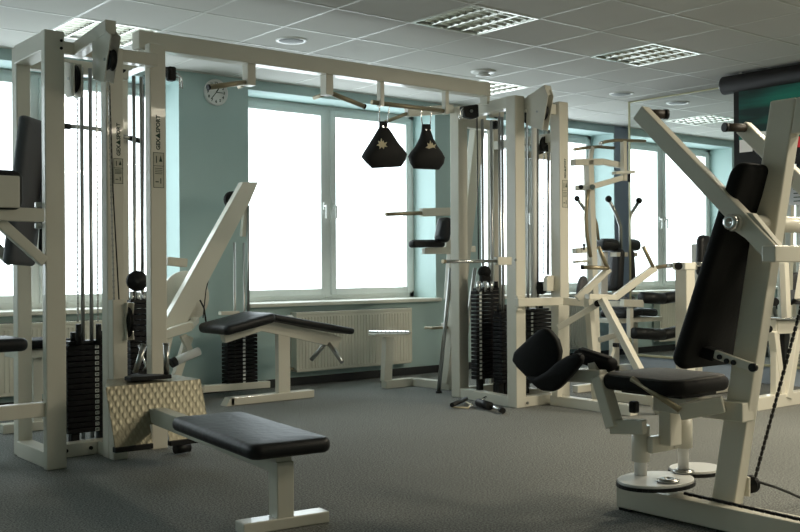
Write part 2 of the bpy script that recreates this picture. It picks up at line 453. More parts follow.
m, t_, b_ = nt('lamp_tube_glow'); b_.inputs['Base Color'].default_value = (.9, .9, .85, 1)
b_.inputs['Emission Color'].default_value = (1, .93, .78, 1); b_.inputs['Emission Strength'].default_value = 0.0
M['lamp'] = m
LLAB = {(2.47, 6.37): 'square louvred ceiling light above the left cable tower',
        (4.27, 4.57): 'square louvred ceiling light at the top middle of the photo, nearest one in full view',
        (6.07, 4.57): 'square louvred ceiling light right of centre, above the press machines',
        (6.07, 6.37): 'square louvred ceiling light half hidden behind the end of the overhead beam'}
for (a, c) in LIT:
    ceiling_light(a, c, LLAB.get((a, c), 'square louvred ceiling light outside the picture, in the near part of the room'), True)

def ceiling_disc(x, y, label):
    t = thing('ceiling_speaker', label, 'ceiling speaker', (x, y, H))
    MB().lathe((x, y, H+.012), (0, 0, -1), [(.075, 0), (.112, 0), (.112, .014), (.104, .018), (.090, .015)]).build('trim_ring', 'white', t)
    MB().lathe((x, y, H+.010), (0, 0, -1), [(.092, 0), (.090, .013), (.04, .015), (0, .015)]).build('speaker_grille', 'grille', t)
ceiling_disc(3.93, 6.09, 'round grey ceiling speaker left of centre, above the pull-up handles')
ceiling_disc(7.62, 6.11, 'round grey ceiling speaker on the right, beside the mirror')
t = thing('ceiling_vent', 'round white ceiling vent beside the light at the end of the beam', 'ceiling vent', (5.82, 6.10, H))
MB().lathe((5.82, 6.10, H+.012), (0, 0, -1), [(.05, 0), (.10, 0), (.105, .012), (.10, .022), (.07, .024)]).build('trim_ring', 'white', t)
MB().lathe((5.82, 6.10, H+.0), (0, 0, -1), [(.02, .0), (.062, .03), (.064, .036), (0, .046)]).build('valve_disc', 'white', t)

# projection screen by the mirror top
t = thing('projection_screen', 'dark roller projection screen with a green picture, hanging at the upper right', 'projection screen', (7.58, 4.0, 2.5))
MB().cyl((7.583, 4.98, 2.57), (7.583, 2.1, 2.57), .077, 28).build('roller_casing', 'casing', t)
MB().cyl((7.583, 5.0, 2.57), (7.583, 4.98, 2.57), .05).build('end_cap', 'chrome', t)
MB().boxr((7.573, 4.80, 2.64), (7.593, 4.83, H+.002), .002).build('hanging_bracket', 'steel', t)
MB().boxr((7.573, 2.30, 2.64), (7.593, 2.33, H+.002), .002).build('hanging_bracket', 'steel', t)
SX = 7.563
sc_ = MB().boxr((SX, 2.3, 1.85), (SX+.004, 4.875, 2.53), 0).build('screen_fabric', 'black', t)
MB().boxr((SX-.003, 2.35, 2.07), (SX-.001, 4.825, 2.52), 0).build('green_picture', 'green', sc_)
MB().boxr((SX-.004, 4.70, 1.985), (SX-.001, 4.82, 2.09), 0).build('white_picture_block', 'paper', sc_)
MB().boxr((SX-.005, 4.57, 2.08), (SX-.0035, 4.62, 2.14), 0).build('pale_picture_spot', 'paper', sc_)
MB().boxr((SX-.005, 4.05, 1.98), (SX-.0035, 4.315, 2.065), 0).build('red_picture_block', 'red', sc_)

# paper notice on the mirror
t = thing('paper_notice', 'white paper notice with printed lines on the mirror below the projection screen', 'notice', (8.05, 4.4, 1.7))
MB().boxr((MX-.003, 4.24, 1.55), (MX-.0005, 4.66, 1.84), 0).build('paper_sheet', 'paper', t)
mb = MB()
for k in range(7): mb.boxr((MX-.0042, 4.28+.02*(k % 3), 1.58+.033*k), (MX-.0032, 4.62, 1.588+.033*k), 0)
mb.build('printed_text', 'ink', t)

# wall clock
CX, CZ = 4.12, 2.51
t = thing('wall_clock', 'round white wall clock high on the teal pier', 'clock', (CX, WY, CZ))
MB().lathe((CX, WY+.0, CZ), (0, -1, 0), [(.108, 0), (.112, .02), (.106, .030), (.098, .030), (.096, .018), (0, .018)], 40).build('clock_case', 'white', t)
mb = MB()
mb.bar((CX, WY-.022, CZ), (CX+.03, WY-.022, CZ+.045), .009, .002, (0, 1, 0), 0)
mb.bar((CX-.05, WY-.024, CZ-.06), (CX, WY-.024, CZ), .006, .002, (0, 1, 0), 0)
mb.bar((CX, WY-.024, CZ), (CX+.065, WY-.024, CZ+.0), .006, .002, (0, 1, 0), 0)
mb.build('clock_hand', 'ink', t)
mb = MB()
for k in range(12):
    a = PI/2-k*PI/6; mm = frame_mat((CX+.076*math.cos(a), WY-.0185, CZ+.076*math.sin(a)), (1, 0, 0), (0, 0, 1))
    mb._merge(text_mesh(str(k or 12), .032, mm))
mb.build('clock_numeral', 'ink', t)

# radiators
def radiator(xa, label):
    xb = xa+1.30; y = WY-.12; z0, z1 = .125, .645
    t = thing('panel_radiator', label, 'radiator', ((xa+xb)/2, y, z0), 'white panel radiators under the windows')
    mb = MB().boxr((xa, y, z0), (xb, y+.02, z1), .006).boxr((xa, y+.075, z0), (xb, y+.09, z1), .006)
    n = 38
    for k in range(n):
        x = xa+.03+(xb-xa-.06)*k/(n-1)
        mb.boxr((x-.009, y-.006, z0+.03), (x+.009, y+.003, z1-.04), .003)
    mb.build('radiator_panel', 'radiator', t)
    mb = MB().boxr((xa-.004, y-.004, z1-.02), (xb+.004, y+.095, z1+.006), .004).boxr((xa-.004, y-.003, z0+.02), (xa+.006, y+.094, z1), .002).boxr((xb-.006, y-.003, z0+.02), (xb+.004, y+.094, z1), .002)
    mb.build('radiator_cover', 'radiator', t)
    mb = MB()
    for k in range(40): mb.boxr((xa+.03+k*.032, y+.012, z1+.0055), (xa+.046+k*.032, y+.08, z1+.0075), 0)
    mb.build('top_grille', 'black', t)
    MB().lathe((xa-.075, y+.05, z1-.04), (1, 0, 0), [(.0, 0), (.022, .002), (.026, .02), (.024, .055), (.012, .06), (.012, .08)]).build('radiator_valve', 'white', t)
    MB().cyl((xa-.03, y+.05, z1-.04), (xa, y+.05, z1-.04), .01).tube([(xa, y+.05, z0+.03), (xa-.05, y+.05, z0+.03), (xa-.05, y+.075, z0+.02), (xa-.05, y+.075, -.0)], .011)\
        .lathe((xa-.05, y+.05, z0+.06), (0, 0, -1), [(.0, 0), (.016, .005), (.016, .05), (0, .055)]).build('supply_pipe', 'grip', t)
    for bx in (xa+.15, xb-.15): MB().boxr((bx-.02, y+.085, z0+.05), (bx+.02, WY-.001, z1-.05), .002).build('wall_bracket', 'radiator', t)
radiator(4.84, 'white panel radiator under the middle window, behind the leg curl bench')
radiator(2.09, 'white panel radiator under the left window, seen through the left cable tower')
radiator(7.56, 'white panel radiator at the far end, mostly hidden behind the exercise machines')
# ================================================================== LEFT CABLE TOWER
TL = thing('cable_tower', 'tall white cable tower on the left with two black weight stacks and steel guide rods', 'gym machine', (2.2, 5.5, 0), 'white cable towers under the overhead beam')
def col(p, x0, x1, y0, y1, z0, z1, name='upright'): return MB().boxr((x0, y0, z0), (x1, y1, z1), .006).build(name, 'frame', p)
col(TL, 1.862, 1.968, 5.23, 5.285, 0, 2.29)
col(TL, 1.885, 1.965, 5.74, 5.82, 0, 2.29)
col(TL, 2.24, 2.34, 5.34, 5.42, 0, 2.27)
p4 = col(TL, 2.54, 2.64, 5.43, 5.50, 0, 2.345)
col(TL, 2.56, 2.64, 5.95, 6.02, 0, 2.30)
MB().boxr((1.87, 5.285, 2.19), (1.97, 5.74, 2.29), .006).build('top_rail', 'frame', TL)
MB().boxr((1.97, 5.36, 2.20), (2.56, 5.44, 2.27), .006).build('top_rail', 'frame', TL)
MB().boxr((1.97, 5.76, 2.18), (2.56, 5.83, 2.26), .006).build('top_rail', 'frame', TL)
MB().boxr((2.55, 5.50, 2.235), (2.64, 5.95, 2.32), .006).build('top_rail', 'frame', TL)
MB().boxr((1.875, 5.285, 0), (1.965, 5.74, .085), .005).build('base_rail', 'frame', TL)
MB().boxr((1.97, 5.52, 0), (2.56, 5.60, .075), .005).build('base_rail', 'frame', TL)
MB().boxr((2.25, 5.42, 0), (2.33, 5.52, .075), .005).build('base_rail', 'frame', TL)
MB().boxr((2.55, 5.50, 0), (2.63, 5.95, .075), .005).build('base_rail', 'frame', TL)
MB().boxr((2.24, 5.27, 0), (2.325, 5.335, .875), .006).build('lower_column', 'frame', TL)
stack(TL, 2.252, 5.66, .11, 16, .27, .10, .0315, 2.288, True, rod_top=2.2, rf=.095)
stack(TL, 2.60, 5.73, .11, 22, .15, .10, .033, 2.665, False, rod_top=2.2)
def housing(parent, pts, off, gap, c, axis, r, name='pulley_housing', th=.006):
    """two side plates (outline pts) gap apart along off, with a wheel between them"""
    off = Vector(off); mb = MB()
    mb.prism([Vector(p)-off*(gap/2+th) for p in pts], off*th, .002)
    mb.prism([Vector(p)+off*(gap/2) for p in pts], off*th, .002)
    o = mb.build(name, 'frame', parent)
    cc = Vector(c)
    MB().cyl(cc-off*(gap/2+th+.004), cc+off*(gap/2+th+.004), .008, 12).build('axle_bolt', 'steel', o)
    pulley(o, cc, off, r, gap*.8)
    return o
BX = 2.10
MB().bar((BX, 5.40, 2.235), AX(111, 27, BX), .06, .075).build('boom', 'frame', TL)
housing(TL, [AX(97, 39, BX), AX(111, 31, BX), AX(116, 36, BX), AX(109, 83, BX), AX(98, 80, BX)], (1, 0, 0), .045, AX(110, 60, BX), (1, 0, 0), .055)
housing(TL, [AX(65, 62, 2.02), AX(78, 64, 2.02), AX(78, 97, 2.02), AX(71, 98, 2.02), AX(66, 90, 2.02)], (1, 0, 0), .035, AX(73, 79, 2.02), (1, 0, 0), .075)
housing(TL, [AY(115, 53, 5.6), AY(132, 57, 5.6), AY(135, 63, 5.6), AY(130, 71, 5.6), AY(112, 68, 5.6)], (0, 1, 0), .03, AY(119, 66, 5.6), (0, 1, 0), .045)
housing(TL, [AX(117, 301, 2.33), AX(131, 303, 2.33), AX(129, 322, 2.33), AX(131, 340, 2.33), AX(117, 341, 2.33)], (1, 0, 0), .03, AX(126, 322, 2.33), (1, 0, 0), .085)
mb = MB()
chain(mb, AY(77, 72, 5.6), AY(78, 322, 5.6)); chain(mb, AY(96.5, 82, 5.6), AY(98, 322, 5.6))
chain(mb, AX(108.5, 80, BX), AX(114, 300, 2.22))
mb.build('lifting_chain', 'steel', TL)
for px in (78.5, 98.5): MB().cyl(AY(px, 324, 5.6), AY(px, 345, 5.6), .016).build('cable_end', 'black', TL)
mb = MB(); mb.tube([AY(109.5, 85, 5.30), AY(113, 190, 5.30), AY(119, 300, 5.30)], .004, 8)
mb.cyl(AY(144, 75, 5.7), AY(143, 270, 5.7), .004, 8); mb.build('steel_cable', 'cable', TL)
# travelling pulley on the second stack
pulley(TL, AY(137, 281, 5.73), (.3, 1, 0), .062, .05, 'travelling_pulley')
for px in (131.5, 138, 144): MB().cyl(AY(px, 292, 5.72), AY(px, 303, 5.72), .013).build('selector_post', 'chrome', TL)
sticker(TL, 2.306, 5.34, 1.515, 1.655, .055, 1.67, 1.85, .004)
sticker(TL, 2.59, 5.43, 1.51, 1.715, .066, 1.73, 1.93, .0)
sw = MB().box(AY(171, 74, 5.47), (.05, .05, .085), None, .012).cyl(AY(166, 72, 5.47), AY(170, 72, 5.47), .03).build('swivel_pulley', 'black', TL)
MB().tube([AY(173, 72, 5.47), AY(178, 74, 5.47), AY(181.5, 78, 5.47), AY(182.5, 88, 5.47), AY(180, 88, 5.47), AY(179.5, 78, 5.47), AY(174, 76, 5.47)], .005, 8).build('carabiner', 'chrome', TL)
# cross arm to the right of the tower (square tube end seen against the wall)
MB().bar(AY(166, 261, 5.9), AY(186, 263, 5.9), .05, .055).build('side_stub', 'frame', TL)
mb = MB()
for z in (2.24, 2.20): mb.cyl((1.95, 5.225, z), (1.95, 5.24, z), .008, 8)
for x, y, z in ((2.1, 5.355, 2.235), (2.29, 5.247, .06), (2.21, 5.515, .04), (1.97+.1, 5.515, .04)): mb.cyl((x, y, z), (x, y-.01, z), .011, 8)
mb.build('frame_bolt', 'black', TL)
MB().cyl(AZ(175, 449, .035), AZ(189, 447, .035), .028).build('rubber_foot', 'rubber', TL)

# lat bar hanging in the tower
pts = [AY(60, 126, 5.9), AY(80, 127, 5.9), AY(104, 130, 5.9), AY(122, 136, 5.9), AY(140, 141, 5.9)]
t = thing('lat_pulldown_bar', 'long curved dark lat pulldown bar hanging inside the left cable tower', 'lat bar', pts[2])
MB().tube(pts, .013).build('bar_tube', 'steel', t)
MB().tube([pts[3]+(pts[4]-pts[3])*.4, pts[4]], .017).build('grip', 'rubber', t)
MB().tube([pts[0], pts[0]+(pts[1]-pts[0])*.5], .017).build('grip', 'rubber', t)

# ================================================================== CHEST PRESS SEAT AT LEFT EDGE
CP = thing('chest_press_station', 'white seated press station cut off by the left photo edge, with grey backrest', 'gym machine', (1.6, 5.4, 0))
bk = Vector(AY(27, 192, 5.55))
MB().pad(bk, (.10, -.05, 1), (-.75, -.65, 0), .80, .25, .07, .02).build('backrest', 'greyvinyl', CP)
MB().bar(bk+Vector((.075, 0, -.35)), bk+Vector((.11, 0, .33)), .05, .02, (1, 0, 0)).build('backrest_bracket', 'black', CP)
sp = Vector(AY(8, 190, 5.2))
MB().pad(sp-Vector((.06, 0, 0)), (1, 0, 0), (0, 0, 1), .26, .20, .06, .045).build('side_pad', 'vinyl', CP)
MB().box(sp-Vector((.085, .05, .012)), (.25, .02, .16), None, .006).build('pad_panel', 'frame', CP)
MB().bar(AY(-45, 212, 5.22), AY(43, 215.5, 5.22), .05, .07).build('support_arm', 'frame', CP)
MB().bar(AY(-20, 205, 5.25), AY(44, 262, 5.25), .045, .055).build('diagonal_brace', 'frame', CP)
MB().bar(AY(-30, 225, 5.75), AY(12, 262, 5.75), .045, .055).build('diagonal_brace', 'frame', CP)
MB().bar(AY(-60, 419, 5.20), AY(44, 409, 5.28), .06, .075).build('lower_arm', 'frame', CP)
for z in (205, 226): MB().box(AY(38, z, 5.3), (.03, .03, .03), None, .004).build('bracket_bolt', 'steel', CP)
MB().bar(AY(-40, 375, 5.75), AY(-40, 460, 5.75), .06, .06, (0, 1, 0)).build('leg', 'frame', CP)
MB().pad(AY(-20, 345, 5.55), (1, 0, 0), (0, 1, 0), .42, .32, .07, .05).build('seat', 'vinyl', CP)
MB().bar(AY(-20, 362, 5.55), AY(-20, 465, 5.55), .06, .06, (0, 1, 0)).build('leg', 'frame', CP)

# black and white seat seen between the posts
t = thing('incline_seat', 'small black seat glimpsed between the two posts of the left tower', 'seat', (2.25, 6.6, 0))
c = Vector(AY(36, 343, 6.6))
MB().pad(c, (1, 0, 0), (0, 1, 0), .40, .30, .055, .04).build('seat', 'vinyl_flat', t)
MB().box(c-Vector((0, 0, .06)), (.34, .20, .05), None, .006).build('seat_frame', 'frame', t)
MB().boxr((c.x-.03, c.y-.03, 0), (c.x+.03, c.y+.03, c.z-.06), .004).box((c.x, c.y, .03), (.45, .08, .06), None, .006).build('leg', 'frame', t)

# ================================================================== OVERHEAD BEAM
OB = thing('overhead_pull_up_beam', 'long cream overhead beam joining both cable towers, with hanging pull-up handles', 'pull-up beam', (3.9, 5.6, 2.33))
BY = 5.60
MB().boxr((2.53, 5.55, 2.335), (5.375, 5.65, 2.44), .006).build('beam', 'frame', OB)
MB().boxr((2.56, 5.56, 2.30), (2.66, 5.64, 2.337), .003).build('mounting_plate', 'frame', OB)
MB().boxr((5.345, 5.56, 2.275), (5.375, 5.64, 2.337), .003).build('mounting_plate', 'frame', OB)
for x0 in (3.265, 3.865, 4.325, 4.93):
    zz = 2.20 if x0 < 4.3 else 2.165
    MB().boxr((x0, 5.565, zz), (x0+.06 if x0 < 4.3 else x0+.034, 5.635 if x0 < 4.3 else 5.61, 2.336), .004).build('hanger', 'frame', OB)
a = Vector((3.295, BY, 2.225)); e = Vector((2.99, BY-.02, 2.155))
hg = MB().tube([a, a+(e-a)*.97], .0165).build('pull_up_handle', 'grip', OB); MB().cyl(a+(e-a)*.96, e, .018).build('end_cap', 'black', hg)
MB().tube([(3.29, 5.64, 2.215), (3.29, 5.72, 2.21)], .014).build('pull_up_handle', 'grip', OB)
a = Vector((3.90, BY, 2.225)); e = Vector((4.20, BY-.02, 2.15))
hg = MB().tube([a, a+(e-a)*.97], .0165).build('pull_up_handle', 'grip', OB); MB().cyl(a+(e-a)*.96, e, .018).build('end_cap', 'black', hg)
MB().tube([(3.90, 5.62, 2.215), (3.90, 5.76, 2.205)], .014).build('pull_up_handle', 'grip', OB)
MB().cyl((4.27, BY-.005, 2.19), (4.97, BY-.005, 2.19), .0165).build('pull_up_bar', 'grip', OB)

# ================================================================== AB STRAPS
def ab_strap(px, side, label, pts_l, pts_r, logo):
    """sling outline given by world X at heights; fabric pouch lofted through elliptical sections"""
    c = Vector(AY(px, 104, 5.595))
    t = thing('ab_strap', label, 'ab strap', c, 'black ab straps hanging from the pull-up bar')
    b = bmesh.new(); rings = []; n = 20
    for (xl, xr, z, th) in pts_l:
        cx = (xl+xr)/2; w = (xr-xl)/2
        rings.append([b.verts.new((cx+w*math.cos(a)*(1 if abs(math.cos(a)) > .0 else 1), 5.595+th*math.copysign(abs(math.sin(a))**.8, math.sin(a)), z+(pts_r*(math.cos(a)*w)))) for a in [2*PI*j/n for j in range(n)]])
    for r0, r1 in zip(rings, rings[1:]):
        for j in range(n): b.faces.new((r0[j], r0[(j+1) % n], r1[(j+1) % n], r1[j]))
    b.faces.new(rings[0][::-1]); b.faces.new(rings[-1]); bmesh.ops.recalc_face_normals(b, faces=b.faces)
    for f in b.faces: f.smooth = True
    mb = MB(); me = bpy.data.meshes.new('t'); b.to_mesh(me); b.free(); mb.bm.from_mesh(me)
    o = mb.build('fabric_sling', 'fabric', t)
    return t, o
# strap 1
def S(l, r, y, th): 
    a = AYR(l, y); q = AYR(r, y); return (a[0], q[0], (a[2]+q[2])/2, th)
t, o = ab_strap(383, 1, 'black fabric ab strap with pale emblem, left one of the pair on the bar',
    [S(379.5, 387, 121.5, .02), S(379.5, 387.3, 127, .022), S(376, 391, 134, .05), S(371, 395.5, 143, .08), S(366.5, 401, 150, .095), S(362.8, 405.3, 155.5, .085), S(366.5, 404.5, 161, .06), S(372, 401, 167.5, .025)], .10, None)
mb = MB()
mb.tube([AYR(379.6, 123), AYR(379, 112), AYR(379.8, 105), AYR(382, 103), AYR(384, 104)], .0045, 8)
mb.tube([AYR(387.6, 123), AYR(388.6, 112), AYR(389.3, 105), AYR(387.5, 103), AYR(386, 104)], .0045, 8)
mb.build('carabiner', 'chrome', t)
mb = MB()
for px, py in ((381, 127), (385.3, 127.3)): mb.cyl(Vector(AYR(px, py))-Vector((0, .018, 0)), Vector(AYR(px, py))-Vector((0, .026, 0)), .006)
mb.build('rivet', 'chrome', o)
def emblem(parent, cx, cy, s, dy):
    mb = MB(); c = Vector(AYR(cx, cy)); c.y -= dy
    P = lambda x, z: c+Vector((x*s, 0, z*s))
    mb.prism([P(-1, -.2), P(-.55, .05), P(-.7, .45), P(-.3, .3), P(-.15, .85), P(.05, .35), P(.25, .55), P(.35, .2), P(.9, .4), P(.6, -.05), P(.95, -.3), P(.4, -.3), P(.3, -.65), P(-.05, -.35), P(-.45, -.7), P(-.45, -.3)], (0, .004, 0), 0)
    mb.build('printed_emblem', 'tan', parent)
emblem(o, 374.5, 145.5, .048, .088)
t, o = ab_strap(424, 1, 'black fabric ab strap with pale emblem, right one, nearer the right cable tower',
    [S(422.3, 430.3, 124.5, .02), S(422, 430.5, 131, .022), S(420.5, 432, 138, .04), S(417.5, 435, 146, .07), S(413, 439.5, 152, .085), S(409.8, 443, 157, .08), S(411, 442.5, 163, .06), S(413.5, 439, 169, .025)], .02, None)
mb = MB()
mb.tube([AYR(422.5, 125.5), AYR(421, 116), AYR(421, 108.5), AYR(422.5, 106), AYR(424, 107.5)], .0045, 8)
mb.tube([AYR(430, 125.5), AYR(431, 116), AYR(431.5, 108.5), AYR(429.8, 106.3), AYR(428, 107.5)], .0045, 8)
mb.build('carabiner', 'chrome', t)
mb = MB()
for px, py in ((424, 130.3), (428.3, 130.3)): mb.cyl(Vector(AYR(px, py))-Vector((0, .018, 0)), Vector(AYR(px, py))-Vector((0, .026, 0)), .006)
mb.build('rivet', 'chrome', o)
emblem(o, 424.5, 147.5, .052, .076)

# ================================================================== LOW ROW BENCH
RB = thing('low_row_bench', 'low flat black padded bench on a white post, front left', 'bench', (2.2, 3.6, 0))
bu = Vector((.115, .993, 0)).normalized(); bv = Vector((bu.y, -bu.x, 0))
MB().pad((2.212, 3.80, .335), bu, (-bv.x, -bv.y, 0), .92, .36, .062, .05, crown=.004).build('seat_pad', 'vinyl', RB)
MB().bar(Vector((2.180, 3.45, .262)), Vector((2.335, 4.90, .275)), .07, .085).build('main_beam', 'frame', RB)
MB().bar((2.185, 3.48, 0.03), (2.185, 3.48, .27), .075, .085, bu).build('post', 'frame', RB)
MB().bar(Vector((2.19, 3.475, .024))-bv*.19, Vector((2.19, 3.475, .024))+bv*.19, .085, .046).build('foot', 'frame', RB)
MB().box(Vector((2.215, 3.80, .307)), (.25, .7, .012), Matrix.Rotation(-.115, 4, 'Z'), .002).build('pad_board', 'black', RB)
# tread plate foot rest: sloping front with a notch, flat top, two cheeks
fx0, fx1 = 2.085, 2.625; yt, yb, zt, zb = 5.0, 4.885, .437, .135
def FP(x, k): return Vector((x, yb+(yt-yb)*k, zb+(zt-zb)*k))
mb = MB()
mb.prism([FP(fx0, 1), FP(fx1, 1), FP(fx1, 0), FP(2.385, 0), FP(2.385, .32), FP(2.29, .32), FP(2.29, 0), FP(fx0, 0)], (0, .004, .0), 0)
mb.prism([(fx0, yt, zt), (fx1, yt, zt), (fx1-.05, 5.23, zt+.012), (fx0+.10, 5.23, zt+.012)], (0, 0, -.004), 0)
mb.prism([(fx0, yt, zt), (fx0+.1, 5.23, zt+.01), (fx0+.1, 5.12, zb), (fx0, yb, zb)], (.004, 0, 0), 0)
mb.prism([(fx1, yt, zt), (fx1-.05, 5.23, zt+.01), (fx1-.05, 5.12, zb), (fx1, yb, zb)], (-.004, 0, 0), 0)
pl = mb.build('foot_plate', 'tread', RB)
MB().boxr((fx0-.002, yb-.008, zb-.022), (2.29, yb+.03, zb+.006), .004).boxr((2.385, yb-.008, zb-.022), (fx1+.002, yb+.03, zb+.006), .004).build('plate_lip', 'rubber', RB)
MB().boxr((2.30, 4.90, .24), (2.38, 5.22, .31), .004).build('plate_bracket', 'frame', RB)

# row handle resting on the plate
RH = thing('row_cable_handle', 'black triangular cable row handle with two steel grips standing on the tread plate', 'cable handle', (2.35, 5.12, .45))
z = .462
MB().prism([(2.24, 5.04, z-.012), (2.47, 5.03, z-.012), (2.46, 5.07, z-.012), (2.33, 5.21, z-.012), (2.23, 5.10, z-.012)], (0, 0, .022), .003).build('handle_base', 'black', RH)
g0 = Vector(AY(135, 373, 5.06)); g1 = Vector(AY(144, 345, 5.06))
MB().cyl(g0, g1, .0155).cyl(g1, g1+(g1-g0)*.03, .017).build('grip', 'steel', RH)
g0 = Vector(AY(166.5, 376, 5.06)); g1 = Vector(AY(166, 344, 5.06))
MB().cyl(g0, g1, .0155).cyl(g1, g1+(g1-g0)*.03, .018).build('grip', 'steel', RH)
MB().tube([AY(139, 345, 5.12), AY(146, 366, 5.12), AY(143, 372, 5.12)], .006, 8).build('hook', 'chrome', RH)

# ================================================================== LEG CURL BENCH
LC = thing('leg_curl_bench', 'white prone bench with two sloping black pads, in front of the middle radiator', 'bench', (4.2, 6.75, 0))
LY = 6.80
MB().bar((3.80, LY, .03), (4.56, LY, .03), .09, .06).prism([(3.76, LY-.045, 0), (3.83, LY-.045, 0), (3.83, LY-.045, .06), (3.80, LY-.045, .06)], (0, .09, 0), 0).build('foot', 'frame', LC)
MB().bar((4.29, LY, .05), (4.29, LY, .57), .054, .11, (1, 0, 0)).build('post', 'frame', LC)
mb = MB()
mb.prism([AY(222, 331, LY-.03), AY(262, 318, LY-.03), AY(262, 331, LY-.03), AY(226, 343, LY-.03)], (0, .06, 0), .003)
mb.prism([AY(262, 318, LY-.03), AY(343, 337, LY-.03), AY(337, 347.5, LY-.03), AY(262, 331, LY-.03)], (0, .06, 0), .003)
mb.build('bench_rail', 'frame', LC)
pk = Vector(AY(262, 316, LY)); p0 = Vector(AY(211, 330, LY)); p1 = Vector(AY(346, 331, LY))
d = (p0-pk)
MB().pad((p0+pk)/2, d, (0, -1, 0), d.length*1.0, .46, .075, .05).build('pad', 'vinyl', LC)
d = (p1-pk)
MB().pad((p1+pk)/2+Vector((0, 0, .0)), d, (0, -1, 0), d.length*.985, .30, .05, .04).build('pad', 'vinyl', LC)
a = Vector(AY(331, 344, LY-.05))
MB().tube([a+Vector((0, .03, 0)), AY(342, 362, LY-.22)], .018).build('handle', 'steel', LC)
MB().tube([a+Vector((0, .08, 0)), AY(311, 360, LY+.12)], .018).build('handle', 'steel', LC)

# ================================================================== LEG PRESS (left, by the wall)
LP = thing('leg_press_machine', 'white machine with a steep slanted beam before the teal pier left of the middle window', 'gym machine', (3.9, 7.1, 0))
PY = 7.05
b0 = Vector(AY(172, 330, PY)); b1 = Vector(AY(249, 186, PY))
MB().prism([AY(243, 182, PY), AY(258.5, 182, PY), AY(250, 202, PY), AY(183, 330, PY), AY(160, 330, PY)], (0, .07, 0), .004).build('slanted_beam', 'frame', LP)
MB().lathe(AY(186, 297, PY+.16), (0, 1, 0), [(.0, 0), (.20, 0), (.205, .006), (.205, .024), (.20, .03), (0, .03)], 40).build('cam_disc', 'frame', LP)
MB().bar(AY(160, 336, PY-.08), AY(190, 326, PY-.08), .06, .07).bar(AY(190, 326, PY-.08), AY(196, 320, PY+.15), .05, .05).build('lever_arm', 'frame', LP)
MB().bar(AY(183, 335, PY-.05), AY(190, 352, PY-.05), .04, .05).build('lever_arm', 'frame', LP)
MB().cyl(AY(176, 361, PY-.1), AY(199, 351, PY-.1), .033, 24).build('foot_roller', 'white', LP)
MB().cyl(AY(171, 363.5, PY-.1), AY(176, 361, PY-.1), .036, 24).build('roller_cap', 'black', LP)
SXc = 4.18; SY = 7.28
stack(LP, SXc, SY, .09, 14, .28, .10, .0315, SXc+.012, False, rod_top=1.25)
MB().cyl(AY(248.3, 206, 7.30), AY(248.3, 330, 7.30), .011, 10).build('guide_rod', 'steel', LP)
MB().bar(AY(200, 389, 7.25), AY(268, 384, 7.25), .08, .055).build('base_rail', 'frame', LP)
MB().bar(AY(196, 391, 7.0), AY(160, 396, 7.0), .08, .055).bar(AY(196, 391, 7.0), AY(200, 389, 7.25), .08, .055).build('base_rail', 'frame', LP)
pulley(LP, AY(232, 200, PY+.10), (0, 1, 0), .07, .03)
MB().bar(AY(236, 200, PY+.07), AY(246, 190, PY+.07), .03, .06).bar(AY(246, 196, PY+.07), AY(246, 196, 7.32), .04, .05).bar(AY(246, 196, 7.32), (4.25, 7.34, 1.30), .04, .04).build('pulley_bracket', 'frame', LP)
MB().tube([AY(226, 205, PY+.1), AY(206, 290, PY+.1), AY(203, 318, PY+.1)], .0045, 8).tube([AY(200, 300, PY+.05), AY(204, 308, PY+.05), AY(206, 322, PY+.05)], .007, 8).build('steel_cable', 'cable', LP)
MB().bar(AY(168, 330, PY+.03), (3.28, 7.0, .03), .07, .08, (0, 1, 0)).bar((3.45, PY+.03, .05), (3.62, PY+.03, .52), .06, .06, (0, 1, 0)).build('leg', 'frame', LP)
MB().box(AY(229, 313, 7.29), (.17, .05, .03), None, .004).build('stack_stop', 'frame', LP)

# ================================================================== DIP STATION
DS = thing('dip_station', 'white dip and knee raise station with black arm pads beside the right cable tower', 'gym machine', (5.6, 6.9, 0))
DY = 6.85
MB().bar((5.34, DY, .035), (5.70, DY, .035), .075, .07).build('base_rail', 'frame', DS)
MB().bar((5.66, DY, .035), (5.71, 6.38, .035), .075, .07).build('base_rail', 'frame', DS)
MB().bar((5.365, DY, .06), AY(388, 337, DY), .06, .085, (1, 0, 0)).build('step_post', 'frame', DS)
sp = MB().bar(AY(372, 334.5, DY), AY(406, 334, DY), .11, .016)
o = sp.build('step_plate', 'frame', DS)
mb = MB()
for k in range(9):
    p = Vector(AY(373.5+4.0*k, 333.0, DY)); mb.box(p+Vector((0, 0, .010)), (.018, .12, .020), None, .005)
mb.build('step_tread', 'chrome', o)
up0 = Vector((5.70, 6.42, .05)); up1 = Vector(AY(480, 106, 6.22))
MB().bar(up0, up1, .075, .11, (1, 0, 0)).build('inclined_upright', 'frame', DS)
MB().cyl(AY(438.5, 392, 6.3), AY(451, 268, 6.3), .017, 14).build('guide_tube', 'steel', DS)
MB().cyl(AY(459, 392, 6.3), AY(475, 268, 6.3), .017, 14).build('guide_tube', 'steel', DS)
for px in (438.5, 459): MB().cyl(AY(px, 397, 6.3), AY(px+.4, 391, 6.3), .026, 14).build('rubber_foot', 'rubber', DS)
MB().bar(AY(421, 212.5, 6.34), AY(468, 211, 6.34), .05, .068).build('dip_arm', 'frame', DS)
MB().cyl(AY(386, 214.3, 6.34), AY(422, 213, 6.34), .016).build('dip_handle', 'grip', DS)
MB().bar(AY(428, 250, 6.55), AY(474, 249, 6.55), .05, .055).build('dip_arm', 'frame', DS)
c = Vector(AY(427, 244, 6.34))
MB().pad(c, (1, 0, .02), (0, 1, 0), .35, .09, .058, .03).build('arm_pad', 'vinyl', DS)
MB().pad(AY(443.5, 230, 6.30), (.25, 0, 1), (0, 1, 0), .21, .14, .09, .04).build('backrest', 'vinyl', DS)
